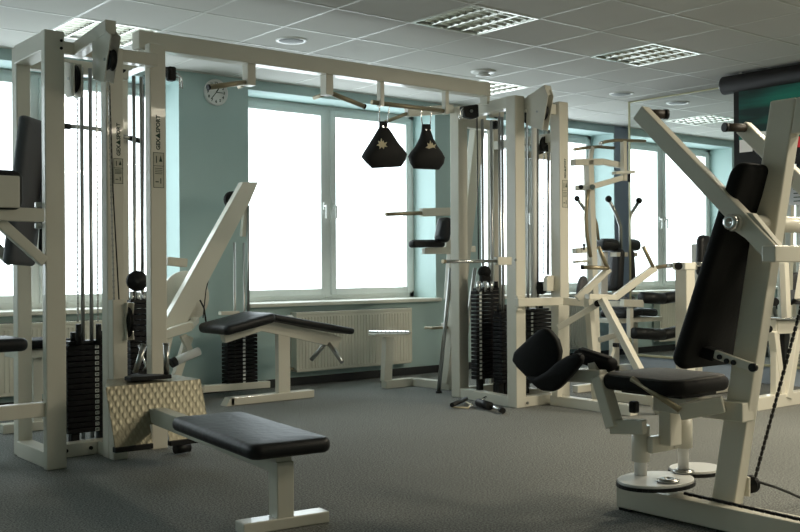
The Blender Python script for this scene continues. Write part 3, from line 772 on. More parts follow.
MB().prism([AY(425, 248, 6.36), AY(446, 247, 6.36), AY(448, 230, 6.36), AY(452, 230, 6.36), AY(452, 254, 6.36), AY(425, 254, 6.36)], (0, .04, 0), .002).build('pad_bracket', 'frame', DS)
MB().bar(AY(448, 300, 6.40), AY(453, 225, 6.40), .05, .06, (1, 0, 0)).build('pad_column', 'frame', DS)
MB().bar(AY(428, 328, 6.45), AY(452, 327, 6.45), .10, .02).build('foot_peg', 'grip', DS)
MB().bar(AY(443, 326, 6.45), AY(454, 325, 6.45), .06, .05).build('peg_bracket', 'frame', DS)

# ================================================================== RIGHT CABLE TOWER
TR = thing('cable_tower', 'tall white cable tower right of centre, at the far end of the overhead beam', 'gym machine', (5.5, 5.6, 0), 'white cable towers under the overhead beam')
col(TR, 5.32, 5.42, 5.24, 5.34, 0, 2.30)
col(TR, 5.41, 5.51, 5.96, 6.06, 0, 2.32)
col(TR, 5.80, 5.90, 5.24, 5.34, 0, 2.30)
col(TR, 5.82, 5.90, 5.98, 6.06, 0, 2.25)
MB().bar((5.37, 5.33, 2.258), (5.46, 5.97, 2.258), .085, .085).build('top_rail', 'frame', TR)
MB().boxr((5.42, 5.27, 2.20), (5.80, 5.34, 2.28), .006).build('top_rail', 'frame', TR)
MB().boxr((5.51, 5.98, 2.16), (5.82, 6.05, 2.24), .006).build('top_rail', 'frame', TR)
MB().boxr((5.82, 5.34, 2.0), (5.89, 5.98, 2.07), .006).build('top_rail', 'frame', TR)
MB().bar((5.37, 5.33, .0375), (5.46, 5.97, .0375), .085, .075).build('base_rail', 'frame', TR)
MB().boxr((5.51, 5.98, 0), (5.82, 6.05, .075), .005).build('base_rail', 'frame', TR)
MB().boxr((5.415, 5.25, 0), (5.80, 5.33, .075), .005).build('base_rail', 'frame', TR)
MB().boxr((5.80, 5.34, 0), (5.88, 5.98, .075), .005).build('base_rail', 'frame', TR)
CY = 5.78
a0 = AY(472, 293, CY); a1 = AY(503, 293, CY); w_ = a1.x-a0.x
stack(TR, (a0.x+a1.x)/2, CY, .16, 22, w_*.9, .07, .0315, AY(483, 293, CY-.065).x, False, rod_top=2.2)
a2 = AY(500, 312, 5.55); a3 = AY(511, 312, 5.55)
stack(TR, (a2.x+a3.x)/2+.01, 5.60, .14, 17, .10, .10, .0315, None, False, rod_top=2.2)
b0_ = AY(523, 315, 5.55); b1_ = AY(551, 315, 5.55)
stack(TR, (b0_.x+b1_.x)/2, 5.60, .12, 18, (b1_.x-b0_.x), .12, .0315, AY(532, 320, 5.54).x, False, rod_top=2.2)
pulley(TR, AY(484.5, 272, CY), (.3, 1, 0), .05, .035, 'travelling_pulley')
mb = MB().box(AY(485, 279, CY), (.10, .04, .06), None, .012); mb.build('pulley_fork', 'black', TR)
for px in (478.5, 485, 491): MB().cyl(AY(px, 281, CY-.03), AY(px, 292, CY-.03), .018).build('selector_post', 'chrome', TR)
# light pipes and rods running up the tower
MB().cyl(AY(534, 100, 5.45), AY(534, 300, 5.45), .022, 14).build('guide_tube', 'white', TR)
MB().cyl(AY(537.5, 100, 5.45), AY(537.5, 300, 5.45), .012, 12).build('guide_rod', 'steel', TR)
MB().cyl(AY(548.5, 130, 5.55), AY(548, 275, 5.55), .011, 12).build('guide_rod', 'steel', TR)
MB().cyl(AY(519.5, 107, 5.7), AY(521, 300, 5.7), .011, 12).build('guide_rod', 'steel', TR)
mb = MB()
chain(mb, AY(499.5, 112, 5.6), AY(500, 300, 5.6)); chain(mb, AY(527.5, 115, 5.5), AY(528, 296, 5.5)); chain(mb, AY(544, 130, 5.5), AY(543.5, 275, 5.5))
mb.build('lifting_chain', 'steel', TR)
MB().tube([AY(477, 116, 5.97), AY(478.5, 260, 5.9)], .005, 8).build('steel_cable', 'cable', TR)
TX = 5.43
MB().bar((TX+.02, 5.26, 2.235), AX(549, 90, TX+.02), .07, .08).build('boom', 'frame', TR)
housing(TR, [AX(530, 96, TX), AX(548, 89, TX), AX(551, 96, TX), AX(545, 131, TX), AX(529, 125, TX)], (1, 0, 0), .05, AX(540, 112, TX), (1, 0, 0), .07)
pulley(TR, AY(530, 117, 5.35), (.2, 1, 0), .06, .03)
housing(TR, [AY(546, 134, 5.4), AY(559, 134.5, 5.4), AY(558.5, 152, 5.4), AY(547, 153.5, 5.4)], (0, 1, 0), .03, AY(546, 144, 5.42), (0, 1, 0), .062)
pulley(TR, AY(538.5, 147, 5.6), (.5, 1, 0), .06, .05)
MB().box(AY(540, 156, 5.75), (.35, .05, .055), None, .004).build('cross_rail', 'frame', TR)
housing(TR, [AY(488, 102, 5.7), AY(503, 101, 5.7), AY(502, 118, 5.7), AY(491, 117, 5.7)], (0, 1, 0), .03, AY(497, 112, 5.7), (0, 1, 0), .05)
pulley(TR, AY(495, 125, 5.85), (0, 1, 0), .035, .03)
sw = MB().prism([AY(463, 106, 5.60), AY(479, 104, 5.60), AY(479.5, 117, 5.60), AY(474, 119, 5.60), AY(466, 117, 5.60)], (0, .05, 0), .012).build('swivel_pulley', 'black', TR)
MB().cyl(AY(471.5, 111, 5.58), AY(471.5, 111, 5.60), .012).build('axle_bolt', 'steel', sw)
MB().tube([AY(463, 108, 5.60), AY(460.5, 111, 5.60), AY(459, 117, 5.60), AY(460.5, 119, 5.60), AY(462, 116, 5.60), AY(462.5, 110, 5.60)], .005, 8).build('carabiner', 'chrome', TR)
# side arm with steel handle reaching left
MB().bar(AY(406.5, 112.5, 6.02), AY(452, 109, 6.02), .05, .07).build('side_arm', 'frame', TR)
MB().tube([AY(407, 113.5, 6.02), AY(385, 122, 6.10)], .014).build('side_handle', 'grip', TR)
# peg bar across the front at hip height
hb_ = MB().cyl(AY(444, 261.5, 5.20), AY(497, 261, 5.20), .0125, 14).build('peg_bar', 'chrome', TR)
MB().cyl(AY(442.5, 261.5, 5.20), AY(445.5, 261.5, 5.20), .0145, 12).build('end_cap', 'grip', hb_)
MB().bar(AY(496, 261, 5.20), AY(510, 261, 5.21), .04, .06).build('peg_bracket', 'frame', TR)
# arm of the tower at bench height
MB().bar(AY(516, 302.5, 5.20), AY(562, 301, 5.20), .05, .062).build('cross_arm', 'frame', TR)
MB().bar(AY(562, 301, 5.20), AY(599, 303.5, 4.95), .05, .058).build('cross_arm', 'frame', TR)
for py in (297, 309): MB().box(AY(518, py, 5.215), (.05, .04, .02), None, .003).build('arm_bracket', 'frame', TR)
pc = MB().prism([AY(547, 291, 5.30), AY(547, 279, 5.30), AY(549, 275.5, 5.30), AY(555.5, 275.5, 5.30), AY(558, 279, 5.30), AY(558, 291, 5.30)], (0, .04, 0), .004).build('pulley_housing', 'frame', TR)
pulley(pc, AY(552.5, 284, 5.36), (0, 1, 0), .052, .035)
pulley(TR, AY(541, 288, 5.42), (.2, 1, 0), .05, .04)
sticker(TR, 5.855, 5.24, 1.49, 1.70, .062, 1.715, 1.865, .005)
mb = MB()
for p in (AY(527, 403, 5.235), AY(515, 260, 5.235), AY(526, 298, 5.235)): mb.cyl(p, p-Vector((0, .01, 0)), .011, 8)
mb.build('frame_bolt', 'steel', TR)

# cable attachments lying on the floor
t = thing('cable_hand_grip', 'black looped hand grip with webbing strap lying on the carpet', 'cable handle', AZ(463, 405, .02))
MB().cyl(AZ(452, 405, .03), AZ(466, 399, .03), .017, 14).build('grip', 'rubber', t)
MB().tube([AZ(451, 407, .012), AZ(460, 407.5, .008), AZ(468, 408, .01), AZ(471, 404.5, .02), AZ(466, 402.0, .02)], .006, 8).build('webbing_strap', 'tan', t)
MB().tube([AZ(470, 405, .02), AZ(472.5, 403, .02), AZ(473, 406, .02), AZ(470.5, 406.5, .015), AZ(470, 405, .02)], .005, 8).build('ring', 'chrome', t)
t = thing('triceps_bar', 'short steel bar with black sleeve and black end lying on the carpet', 'cable handle', AZ(485, 405, .03))
MB().cyl(AZ(478.5, 402.5, .035), AZ(490, 406, .035), .03, 16).build('sleeve', 'black', t)
MB().cyl(AZ(489, 405.5, .032), AZ(501, 410, .025), .0155, 14).build('bar_tube', 'chrome', t)
MB().cyl(AZ(500.5, 409.8, .026), AZ(503, 410.8, .026), .021, 14).build('end_cap', 'black', t)
MB().tube([AZ(479, 402, .03), AZ(480, 401, .04), AZ(482, 400, .05), AZ(486, 397, .06)], .009, 8).build('carabiner', 'chrome', t)

# ================================================================== CHEST PRESS WITH YOKE (mid right)
CM = thing('chest_press_machine', 'cream chest press machine with forked press arms and bronze grips, right of centre', 'gym machine', (5.8, 4.9, 0))
MB().boxr((5.63, 4.45, 0), (5.71, 5.2, .075), .005).build('base_rail', 'frame', CM)
MB().bar(AZ(600, 407, .03), AZ(634, 411, .03), .08, .07).build('base_rail', 'frame', CM)
MB().bar(AY(557, 397, 5.12), AY(558.5, 305, 5.12), .055, .055, (1, 0, 0)).build('post', 'frame', CM)
MB().bar(AY(558, 328, 5.02), AY(597, 304.5, 4.80), .05, .045).build('link_arm', 'frame', CM)
MB().cyl(AY(597.5, 303.5, 4.76), AY(597.5, 303.5, 4.84), .024, 18).build('pivot_cap', 'black', CM)
Y1, Y2 = 4.75, 4.75
mb = MB()
mb.bar(AY(587, 296.5, Y1), AY(615, 297.5, Y1), .05, .04)
mb.bar(AY(614, 298, Y1), AY(655, 267.5, 4.60), .045, .05)
mb.build('press_arm', 'frame', CM)
MB().bar(AY(577, 299, Y1+.1), AY(609, 268.5, 4.72), .045, .05).build('press_arm', 'frame', CM)
MB().bar(AY(602, 299, Y1-.02), AY(641, 373, 4.40), .05, .055, (1, 0, 0)).build('swing_strut', 'frame', CM)
MB().bar(AY(641, 373, 4.40), (5.87, 4.38, .0), .055, .055, (1, 0, 0)).build('swing_strut', 'frame', CM)
for (p, q) in ((AY(607, 268, 4.70), AY(583, 267.2, 4.78)), (AY(608, 269, 4.70), AY(598.5, 247, 4.70)), (AY(653, 267, 4.60), AY(643.5, 247, 4.60)), (AY(656, 267.3, 4.60), AY(668, 265.8, 4.52))):
    g = MB().cyl(p, q, .0145, 14).build('grip', 'grip', CM)
MB().cyl(AY(583.5, 267.2, 4.78), AY(581, 267.2, 4.79), .018, 14).build('end_cap', 'black', CM)
MB().cyl(AY(667, 266, 4.52), AY(679, 265, 4.45), .017, 14).cyl(AY(691, 264.5, 4.40), AY(704, 264, 4.3), .017, 14).build('cross_shaft', 'chrome', CM)
pst = AY(684, 270, 4.42)
MB().boxr((pst.x-.055, 4.36, 0), (pst.x+.05, 4.46, 1.045), .006).build('upright', 'frame', CM)
MB().box(AY(685, 266, 4.41), (.15, .11, .055), None, .006).build('shaft_clamp', 'sill', CM)
MB().cyl(AY(678.5, 266, 4.37), AY(678.5, 266, 4.33), .028, 20).build('clamp_knob', 'black', CM)
MB().boxr((pst.x-.05, 4.2, 0), (pst.x+.045, 5.1, .07), .005).build('base_rail', 'frame', CM)
# adjuster with holes
MB().bar(AY(604, 377, 4.75), AY(614, 347, 4.70), .02, .035, (1, 0, 0)).build('adjuster_bar', 'sill', CM)
MB().box(AY(616, 345, 4.69), (.03, .04, .03), None, .004).build('adjuster_pin', 'black', CM)
MB().bar(AY(588, 296, 4.9), AY(597, 405, 4.9), .05, .05, (1, 0, 0)).build('post', 'frame', CM)
MB().bar(AY(600, 340, 5.0), AY(620, 334, 4.8), .045, .04).build('cross_rail', 'frame', CM)

# wire basket on the floor
t = thing('wire_basket', 'small wire basket on the floor between the press machines', 'basket', AZ(622, 392, 0))
b0 = AZ(622, 394, 0); mb = MB(); wx, wy, hz = .16, .11, .13
for k in range(5):
    z = .012+hz*k/4
    mb.tube([b0+Vector((-wx, -wy, z)), b0+Vector((wx, -wy, z)), b0+Vector((wx, wy, z)), b0+Vector((-wx, wy, z)), b0+Vector((-wx, -wy, z))], .003, 6)
for k in range(11):
    x = -wx+2*wx*k/10; mb.tube([b0+Vector((x, -wy, hz+.01)), b0+Vector((x, -wy, .01)), b0+Vector((x, wy, .01)), b0+Vector((x, wy, hz+.01))], .003, 6)
for k in range(1, 7):
    y = -wy+2*wy*k/7
    for sx in (-1, 1): mb.tube([b0+Vector((sx*wx, y, hz+.01)), b0+Vector((sx*wx, y, .01))], .003, 6)
mb.build('wire_mesh', 'wire', t)

# ================================================================== OVERHEAD PRESS (behind the yoke machine)
HM = thing('overhead_press_machine', 'cream machine with two bronze overhead bars on cranked arms, right of the right cable tower', 'gym machine', (6.6, 5.6, 0))
HY = 5.55
MB().bar(AY(597, 390, HY), AY(588.5, 160, HY), .06, .065, (1, 0, 0)).build('upright', 'frame', HM)
q = AY(597, 390, HY); MB().bar((q.x, HY, 0), q, .06, .065, (1, 0, 0)).bar((q.x-.25, HY+.02, .03), (q.x+.2, HY+.02, .03), .06, .06).build('base_rail', 'frame', HM)
MB().bar(AY(573, 162.5, HY), AY(602, 162, HY), .06, .055).bar(AY(601, 161.5, HY), AY(624, 166, HY-.12), .05, .05).build('top_arm', 'frame', HM)
MB().bar(AY(591, 187, HY-.04), AY(625, 177, HY-.15), .04, .045).bar(AY(576, 188, HY+.1), AY(591, 187.5, HY-.04), .04, .045).build('lower_arm', 'frame', HM)
MB().cyl(AY(592.5, 187, HY-.05), AY(592.5, 187, HY-.08), .022, 18).build('pivot_cap', 'chrome', HM)
MB().cyl(AY(581, 187, HY), AY(581, 187, HY-.06), .02, 16).build('pivot_cap', 'black', HM)
MB().bar(AY(624, 181, HY-.15), AY(623.5, 141, HY-.15), .042, .042, (1, 0, 0)).build('vertical_arm', 'frame', HM)
MB().bar(AY(614, 173, HY-.17), AY(633, 172, HY-.17), .05, .025).build('clamp_plate', 'sill', HM)
MB().cyl(AY(629, 174, HY-.17), AY(629, 182, HY-.17), .012).build('lock_pin', 'black', HM)
h1 = MB().tube([AY(600, 143.5, HY-.15), AY(606, 141.5, HY-.15), AY(616, 140.3, HY-.15), AY(630, 140.5, HY-.15), AY(645, 141.2, HY-.15)], .0135).build('overhead_bar', 'grip', HM)
h2 = MB().tube([AY(574, 149.5, HY+.15), AY(584, 148, HY+.15), AY(598, 146.8, HY+.15), AY(614, 148, HY+.15)], .0135).build('overhead_bar', 'grip', HM)
MB().bar(AY(592, 148, HY+.15), AY(590, 160, HY+.05), .035, .035, (1, 0, 0)).build('vertical_arm', 'frame', HM)
MB().cyl(AY(602, 143, HY-.15), AY(600, 143.6, HY-.15), .017).build('end_cap', 'chrome', h1)
MB().tube([AY(588.3, 190, HY-.1), AY(587, 200, HY-.1), AY(586, 218, HY-.1), AY(587, 236, HY-.1), AY(590.5, 257, HY-.1)], .016).build('curved_handle', 'grip', HM)
MB().tube([AY(592, 212, HY+.1), AY(596.5, 224, HY+.1), AY(598.5, 240, HY+.1)], .013).build('curved_handle', 'grip', HM)
hn = MB().tube([AY(585, 210, HY+.2), AY(578, 200, HY+.2)], .014).build('peg_handle', 'steel', HM)
MB().ball(AY(577, 198.5, HY+.2), .025).build('handle_knob', 'black', hn)
MB().bar(AY(574, 251, HY+.05), AY(586, 250, HY+.05), .05, .045).bar(AY(574, 262, HY+.05), AY(588, 261, HY+.05), .04, .02).build('adjuster_block', 'sill', HM)
MB().cyl(AY(584, 250, HY), AY(584, 246, HY), .008).ball(AY(584, 245, HY), .013).build('lock_pin', 'black', HM)
MB().pad(AY(582, 288, HY), (.3, 0, 1), (1, .4, 0), .20, .17, .045, .08).build('side_cushion', 'greyvinyl', HM)

# ================================================================== SEATED MACHINE WITH HORN HANDLES, NEXT TO THE MIRROR
HN = thing('seated_fly_machine', 'far cream machine with head pad, seat and curved black-knobbed handles, next to the mirror', 'gym machine', (7.85, 6.5, 0))
HY = 6.50
hn = MB().tube([AY(621, 252, 6.44), AY(620.5, 226, 6.44), AY(616, 213, 6.44), AY(608.5, 199.5, 6.435)], .0175).build('horn_handle', 'steel', HN)
MB().ball(Vector((7.823, 6.435, 1.695)), .033).build('handle_knob', 'black', hn)
MB().bar(AY(613.5, 254.5, 6.44), AY(624.5, 254.5, 6.44), .09, .045).build('handle_base', 'frame', HN)
MB().bar(AY(617, 257, 6.5), AY(617, 300, 6.5), .07, .07, (1, 0, 0)).build('handle_post', 'frame', HN)
MB().pad(AY(607.5, 245, HY), (1, -.15, 0), (.15, 1, 0), .22, .14, .115, .03).build('head_pad', 'vinyl', HN)
MB().pad(AY(613, 270, HY+.03), (.08, 0, 1), (.3, 1, 0), .42, .30, .09, .05).build('backrest', 'vinyl', HN)
MB().bar(AY(602, 295, HY+.06), AY(602, 252, HY+.06), .07, .10, (1, 0, 0)).build('back_column', 'white', HN)
MB().pad(AY(615, 303, HY-.0), (.4, 0, 1), (0, 1, 0), .14, .30, .05, .03).build('lower_back_pad', 'greyvinyl', HN)
MB().pad(AY(623, 312.5, HY-.12), (1, 0, .06), (0, 1, 0), .34, .34, .075, .05).build('seat', 'vinyl', HN)
MB().bar(AY(609, 321, HY-.15), AY(635, 319, HY-.15), .24, .045).build('seat_frame', 'frame', HN)
q = AY(614, 322, HY-.05); MB().bar((q.x, q.y, 0), (q.x, q.y, q.z), .07, .08, (1, 0, 0)).bar((q.x-.5, q.y, .03), (q.x+.22, q.y, .03), .07, .06).build('seat_post', 'frame', HN)
# leg rollers stand a little in front
for (x0, y0, x1, y1, yy) in ((641, 297.5, 662, 298.5, 6.0), (633, 333, 670, 335, 6.0)):
    p = AY(x0, y0, yy); q2 = AY(x1, y1, yy)
    q2.y -= .02
    ln = (q2-p).length
    r = MB().lathe(p, q2-p, [(.0, 0), (.042, 0), (.054, .012), (.055, ln-.012), (.043, ln), (.0, ln)], 28).build('leg_roller', 'rubber', HN)
    MB().cyl(q2-(q2-p).normalized()*.002, q2+(q2-p).normalized()*.006, .018, 16).build('roller_cap', 'chrome', r)
MB().bar(AY(622, 303, 6.05), AY(642, 303.5, 6.0), .06, .07).build('roller_bracket', 'frame', HN)
MB().bar(AY(630, 307, 6.05), AY(630, 338, 6.05), .045, .05, (1, 0, 0)).build('roller_arm', 'frame', HN)
p = AY(624, 304, 6.08); MB().bar(p, (p.x-.05, 6.35, p.z), .05, .05).build('roller_arm', 'frame', HN)

# ================================================================== MACHINE AT RIGHT EDGE
EM = thing('cable_row_machine', 'cream machine frame with crossed struts cut off by the right photo edge', 'gym machine', (6.9, 4.05, 0))
EY = 4.05
e0 = AZ(757, 405, .03)
MB().boxr((6.50, EY-.04, 0), (7.55, EY+.04, .095), .005).build('base_rail', 'frame', EM)
MB().bar(AY(774, 327, EY), AY(800, 326, EY), .07, .10).bar(AY(800, 326, EY), AY(830, 326, EY), .07, .10).build('top_rail', 'frame', EM)
MB().bar(AY(772, 318.5, EY), AY(835, 317.0, EY), .16, .012).build('top_plate', 'chrome', EM)
MB().bar(AY(773, 331, EY), AY(781, 398, EY), .06, .06, (1, 0, 0)).build('strut', 'frame', EM)
MB().bar(AY(797, 331, EY-.02), AY(786, 398, EY-.02), .06, .065, (1, 0, 0)).build('strut', 'frame', EM)
MB().bar(AY(775, 318, EY), AY(775, 398, EY+.0), .05, .05, (1, 0, 0)).build('strut', 'frame', EM)
MB().bar(AY(786.5, 322, EY), AY(784, 262, EY), .05, .06, (1, 0, 0)).build('strut', 'frame', EM)
MB().bar(AY(799, 300, EY-.05), AY(806, 255, EY-.05), .05, .06, (1, 0, 0)).build('strut', 'frame', EM)
MB().pad(AY(784, 360, EY+.12), (-.05, .0, 1), (1, .3, 0), .50, .20, .06, .04).build('shin_pad', 'vinyl', EM)
MB().tube([AY(790, 303, EY+.1), AY(797, 299, EY+.05), AY(806, 296, EY)], .02).build('handle', 'rubber', EM)
MB().pad(AY(797, 297, EY+.3), (1, 0, .3), (0, 1, .2), .22, .22, .05, .09).build('cushion', 'greyvinyl', EM)
MB().cyl(AY(775, 302, EY-.03), AY(775, 302, EY-.06), .03, 18).build('pivot_cap', 'black', EM)
MB().cyl(AY(769, 329, EY-.04), AY(769, 329, EY-.07), .026, 18).build('pivot_cap', 'black', EM)

# small black backrest behind the foreground pad
t = thing('stool_backrest', 'small upright black backrest half hidden behind the large backrest on the right', 'seat', (6.55, 4.9, 0))
c = AY(704, 256, 4.9)
MB().pad(c, (.05, 0, 1), (1, .2, 0), .34, .20, .07, .06).build('backrest', 'vinyl', t)
MB().boxr((c.x-.03, c.y+.04, 0), (c.x+.03, c.y+.1, c.z+.1), .004).box((c.x, c.y+.05, .03), (.4, .4, .05), None, .005).build('post', 'frame', t)

# ================================================================== FOREGROUND MACHINE (right)
FM = thing('seated_press_machine', 'large cream press machine in the right foreground with tall black backrest and knee pads', 'gym machine', (3.5, 2.4, 0))
MB().boxr((3.44, 1.55, .012), (3.545, 2.80, .105), .006).build('base_rail', 'frame', FM)
for y in (1.6, 2.76): MB().boxr((3.445, y-.03, 0), (3.54, y+.03, .014), .002).build('rubber_foot', 'rubber', FM)
# leaning upright and closed loop at the top
PX0, PX1 = 3.50, 3.565
def YZ(px, py, X=PX0): p = AX(px, py, X); return p
tl = YZ(770, 101); bl = YZ(712, 484); 
off = Vector((0, -.105, 0))
tt = Vector((PX0, tl.y, tl.z)); bb = Vector((PX0, bl.y+.006, .10))
lean = (tt-bb)
MB().prism([bb, tt, tt+off, bb+off], (PX1-PX0, 0, 0), .006).build('upright', 'frame', FM)
MB().prism([tt+off, tt+off-lean*.085, tt+off+Vector((0, -.62, -.14)), tt+off+Vector((0, -.62, 0))], (PX1-PX0, 0, 0), .006).build('top_rail', 'frame', FM)
MB().bar((3.53, 1.32, .05), (3.53, 1.36, 1.63), .065, .10, (1, 0, 0)).build('rear_upright', 'frame', FM)
MB().boxr((3.44, 1.28, .012), (3.62, 1.56, .10), .005).build('base_rail', 'frame', FM)
# pivot shaft and press arms
ax = Vector((0, 2.13, 1.203))
MB().cyl((3.29, 2.13, 1.203), (4.10, 2.13, 1.203), .032, 24).build('pivot_shaft', 'frame', FM)
kb = MB().lathe((3.29, 2.13, 1.203), (-1, 0, 0), [(.028, 0), (.030, .004), (.030, .014), (.025, .020), (.012, .022), (.011, .017), (0, .017)], 28).build('shaft_cap', 'chrome', FM)
for s, xx in ((0, 3.335), (1, 4.07)):
    top = Vector((xx, 2.575, 1.665)); low = Vector((xx, 1.985, 1.085))
    d = (low-top).normalized()
    MB().bar(top-d*.0, low, .05, .066, (0, 0, 1)).build('press_arm', 'frame', FM)
    g0_ = top+d*.03+Vector((0, 0, .015)); sg = 1 if s == 0 else -1
    hg = MB().cyl(g0_+Vector((sg*.02, 0, 0)), g0_+Vector((sg*(.075 if s == 0 else .10), -.035 if s == 0 else .04, 0)), .019, 20).build('press_handle', 'brown', FM)
    MB().cyl(g0_+Vector((sg*(.075 if s == 0 else .10), -.035 if s == 0 else .04, 0)), g0_+Vector((sg*(.09 if s == 0 else .115), -.042 if s == 0 else .046, 0)), .0205, 20).build('end_cap', 'black', hg)
    MB().prism([(xx-.012, 2.17, 1.19), (xx-.012, 2.13, 1.245), (xx-.012, 2.07, 1.235), (xx-.012, 1.965, 1.115), (xx-.012, 2.03, 1.10)], (.035, 0, 0), .003).build('arm_gusset', 'frame', FM)
MB().bar((3.29, 1.985, 1.085), (4.08, 1.985, 1.085), .055, .06).build('arm_crossbar', 'frame', FM)
# push rod with turnbuckle
r0 = Vector((3.60, 1.985, 1.06)); r1 = Vector(AX(754, 482, 3.60))
rd = MB(); chain(rd, r0+(r1-r0)*.16, r1, .012, .022); rd = rd.build('drive_chain', 'rubber', FM)
MB().cyl(r0, r0+(r1-r0)*.05, .008).cyl(r0+(r1-r0)*.05, r0+(r1-r0)*.15, .013).cyl(r0+(r1-r0)*.15, r0+(r1-r0)*.18, .008).build('turnbuckle', 'steel', FM)
MB().prism([AX(735, 494, 3.565), AX(749, 497, 3.565), AX(749, 478, 3.565), AX(746, 476.5, 3.565), AX(737, 476.5, 3.565)], (.012, 0, 0), .002).build('chain_bracket', 'frame', FM)
pulley(FM, AX(751, 484, 3.60), (1, 0, 0), .035, .025, 'chain_wheel')
# backrest
bt = Vector(AX(738, 162, 3.33)); bo = Vector(AX(673, 369, 3.33))
ctr = (bt+bo)/2+Vector((.19, 0, 0)); u_ = (bt-bo)
MB().pad(ctr, u_, (-1, 0, 0), u_.length, .38, .06, .06).build('backrest', 'vinyl_flat', FM)
br = MB().bar(AX(715, 354, 3.42), AX(757, 369, 3.42), .02, .035).build('adjuster_bar', 'frame', FM)
mb = MB()
for k, (px, py) in enumerate(((720, 357), (727, 361), (734, 362.5), (753, 367.5))):
    p = AX(px, py, 3.41); mb.cyl(p+Vector((.01, 0, 0)), p-Vector((.008, 0, 0)), .010 if k < 3 else .016, 14)
mb.build('adjuster_hole', 'black', br)
mb = MB()
for px, py in ((703, 352), (709, 354), (745, 180), (748, 187)):
    p = AX(px, py, 3.44); mb.cyl(p+Vector((0, .02, 0)), p-Vector((0, .02, 0)), .008, 10)
mb.build('pad_screw', 'steel', FM)
MB().bar(AX(700, 350, 3.46), AX(718, 356, 3.46), .06, .045).build('pad_bracket', 'black', FM)
MB().bar((3.53, 2.19, 1.30), (3.53, 2.29, 1.31), .05, .06, (1, 0, 0)).build('pad_bracket', 'black', FM)
# seat
st_ = MB().pad((3.50, 2.585, .562), (0, 1, .01), (-1, 0, 0), .40, .42, .062, .08, crown=.004).build('seat', 'vinyl_flat', FM)
MB().pad((3.50, 2.585, .590), (0, 1, .01), (-1, 0, 0), .375, .395, .012, .075, crown=.006).build('seat_cover', 'seatfab', st_)
MB().boxr((3.38, 2.42, .515), (3.62, 2.72, .535), .004).build('seat_board', 'black', FM)
MB().boxr((3.46, 2.20, .44), (3.54, 2.62, .515), .005).build('seat_rail', 'frame', FM)
# pivot columns, cam plates and their boxes
for k, (cx, cy, zt_) in enumerate(((3.43, 2.66, .40), (3.60, 2.57, .45))):
    MB().cyl((cx, cy, .17), (cx, cy, zt_), .026 if k == 0 else .022, 20).build('pivot_column', 'white', FM)
    MB().cyl((cx, cy, zt_-.17), (cx, cy, zt_-.02), .038, 22).build('column_sleeve', 'frame', FM)
MB().boxr((3.47, 2.54, .30), (3.55, 2.60, .47), .006).build('pivot_block', 'frame', FM)
MB().boxr((3.42, 2.59, .27), (3.60, 2.62, .34), .005).build('pivot_block', 'frame', FM)
for q in (AX(634, 407, 3.42),): 
    MB().box(q, (.035, .035, .05), None, .008).build('stop_buffer', 'rubber', FM)
n = 36
def cam(cx, cy, z, ex, ey, name='cam_plate'):
    pts = []
    for k in range(n):
        a = 2*PI*k/n; r = 1+.18*math.cos(a-.8)
        pts.append((cx+ex*r*math.cos(a), cy+ey*r*math.sin(a), z))
    o = MB().prism(pts, (0, 0, .012), .002).build(name, 'white', FM)
    rim = MB()
    for k in range(n):
        a, b_ = Vector(pts[k]), Vector(pts[(k+1) % n]); rim.bar(a+Vector((0, 0, -.006)), b_+Vector((0, 0, -.006)), .012, .014, (0, 0, 1), 0)
    rim.build('rim_chain', 'rubber', o)
    return o
cam(3.40, 2.56, .160, .175, .135); cam(3.73, 2.60, .160, .12, .10)
for (cx, cy) in ((3.40, 2.50), (3.60, 2.57)):
    MB().lathe((cx, cy, .172), (0, 0, 1), [(.038, 0), (.045, .004), (.045, .010), (.03, .016), (.012, .016), (.012, .008), (0, .008)], 24).build('hub_collar', 'steel', FM)
ch = MB(); chain(ch, (3.42, 2.44, .135), (3.42, 1.3, .112), .014, .022); ch.build('drive_chain', 'rubber', FM)
MB().tube([AX(756, 481, 3.6), AX(775, 487, 3.8), AX(790, 493, 4.0), AX(812, 503, 4.2)], .006, 8).build('steel_cable', 'cable', FM)
# range handle (bronze) and its link
MB().tube([AX(632, 379, 3.30), AX(656, 394, 3.30), AX(680, 410, 3.33)], .0125).build('range_handle', 'grip', FM)
MB().bar(AX(680, 412, 3.36), AX(724, 404, 3.44), .05, .062).build('handle_arm', 'frame', FM)
# leg arm, knee pads
LX = 3.32
nb = MB(); A0 = AX(645, 427, 3.36); A1 = AX(615, 427, LX); A2 = AX(600, 376, LX); A3 = AX(566, 375, LX); A4 = AX(552, 370, 3.31)
nb.bar(A0, A1+Vector((0, .02, 0)), .05, .058); nb.bar(A1, A2, .05, .068, (1, 0, 0)); nb.bar(A2-Vector((0, .02, 0)), A3, .05, .055); nb.bar(A3, A4, .045, .05)
nb.build('leg_arm', 'frame', FM)
MB().bar(AX(597, 376, 3.34), AX(595, 362, 3.36), .045, .05, (1, 0, 0)).build('pad_post', 'frame', FM)
MB().pad(AX(595, 360, 3.37), Vector(AX(614, 366, 3.37))-Vector(AX(577, 354, 3.37)), (1, 0, .2), .215, .075, .055, .028).build('knee_pad', 'vinyl_flat', FM)
P1 = ((513, 352), (511, 361), (516, 368), (524, 376), (538, 388), (548, 380), (557, 366), (559, 352), (556, 340), (549, 331), (543, 328), (536, 331), (526, 340))
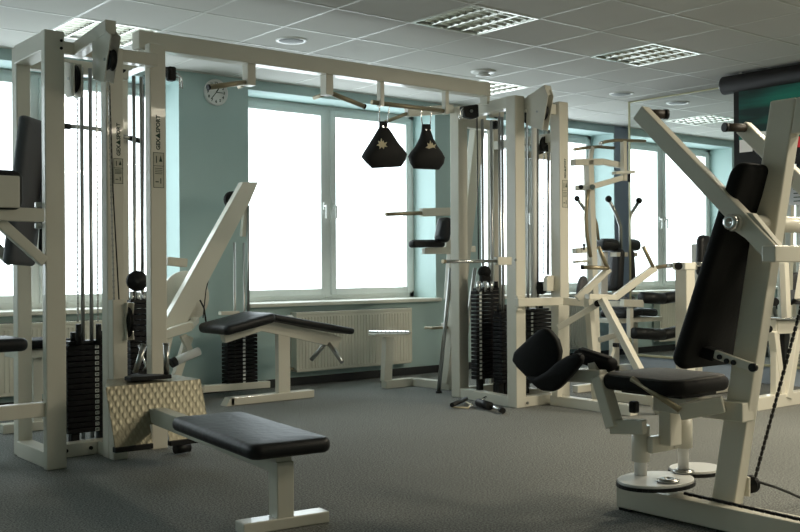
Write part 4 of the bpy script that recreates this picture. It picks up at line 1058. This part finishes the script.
P2 = ((524, 377), (533, 386), (540, 391), (553, 392), (560, 387), (572, 374), (580, 364), (581, 357), (577, 353), (566, 356), (556, 362), (545, 372), (534, 378))
MB().prism([AX(x, y, 3.285) for x, y in P1], (.055, .02, 0), .014, True).build('knee_pad', 'vinyl_flat', FM)
MB().prism([AX(x, y, 3.225) for x, y in P2], (.055, .02, 0), .014, True).build('thigh_pad', 'vinyl_flat', FM)

# ================================================================== LIGHT
w = bpy.data.worlds.new('overcast_sky'); SC.world = w; w.use_nodes = True
bg = w.node_tree.nodes['Background']; bg.inputs['Color'].default_value = (.88, .96, 1, 1); bg.inputs['Strength'].default_value = WORLD_S
for (a, c) in OPEN:
    l = bpy.data.lights.new('daylight_portal', 'AREA'); l.shape = 'RECTANGLE'; l.size = c-a; l.size_y = ZH-ZS
    l.cycles.is_portal = True
    o = bpy.data.objects.new('daylight_portal', l); o.location = ((a+c)/2, WY+.44, (ZS+ZH)/2); o.rotation_euler = (-PI/2, 0, 0); COL.objects.link(o)
# the lamps in the unseen part of the room behind the camera
for i, (x, y, e) in enumerate(LAMPS):
    l = bpy.data.lights.new('room_lamp', 'AREA'); l.shape = 'RECTANGLE'; l.size = l.size_y = .55; l.energy = e; l.color = (1, .90, .70)
    o = bpy.data.objects.new('room_lamp', l); o.location = (x, y, H-.03); COL.objects.link(o)

cam_ = bpy.data.cameras.new('camera'); cam_.sensor_width = 36; cam_.lens = _F/800*36; cam_.clip_start = .05
co = bpy.data.objects.new('camera', cam_); COL.objects.link(co)
R3 = Matrix((_r, _u, -_f)).transposed().to_4x4(); R3.translation = _C
co.matrix_world = R3
SC.camera = co
vs = SC.view_settings; vs.view_transform = 'Standard'; vs.look = 'None'; vs.gamma = 1; vs.use_curve_mapping = False; vs.exposure = EXPOSURE
c = SC.cycles
c.use_denoising = True; c.max_bounces = 8; c.diffuse_bounces = 4; c.glossy_bounces = 4; c.transparent_max_bounces = 12
c.sample_clamp_indirect = 8; c.caustics_reflective = False; c.caustics_refractive = False
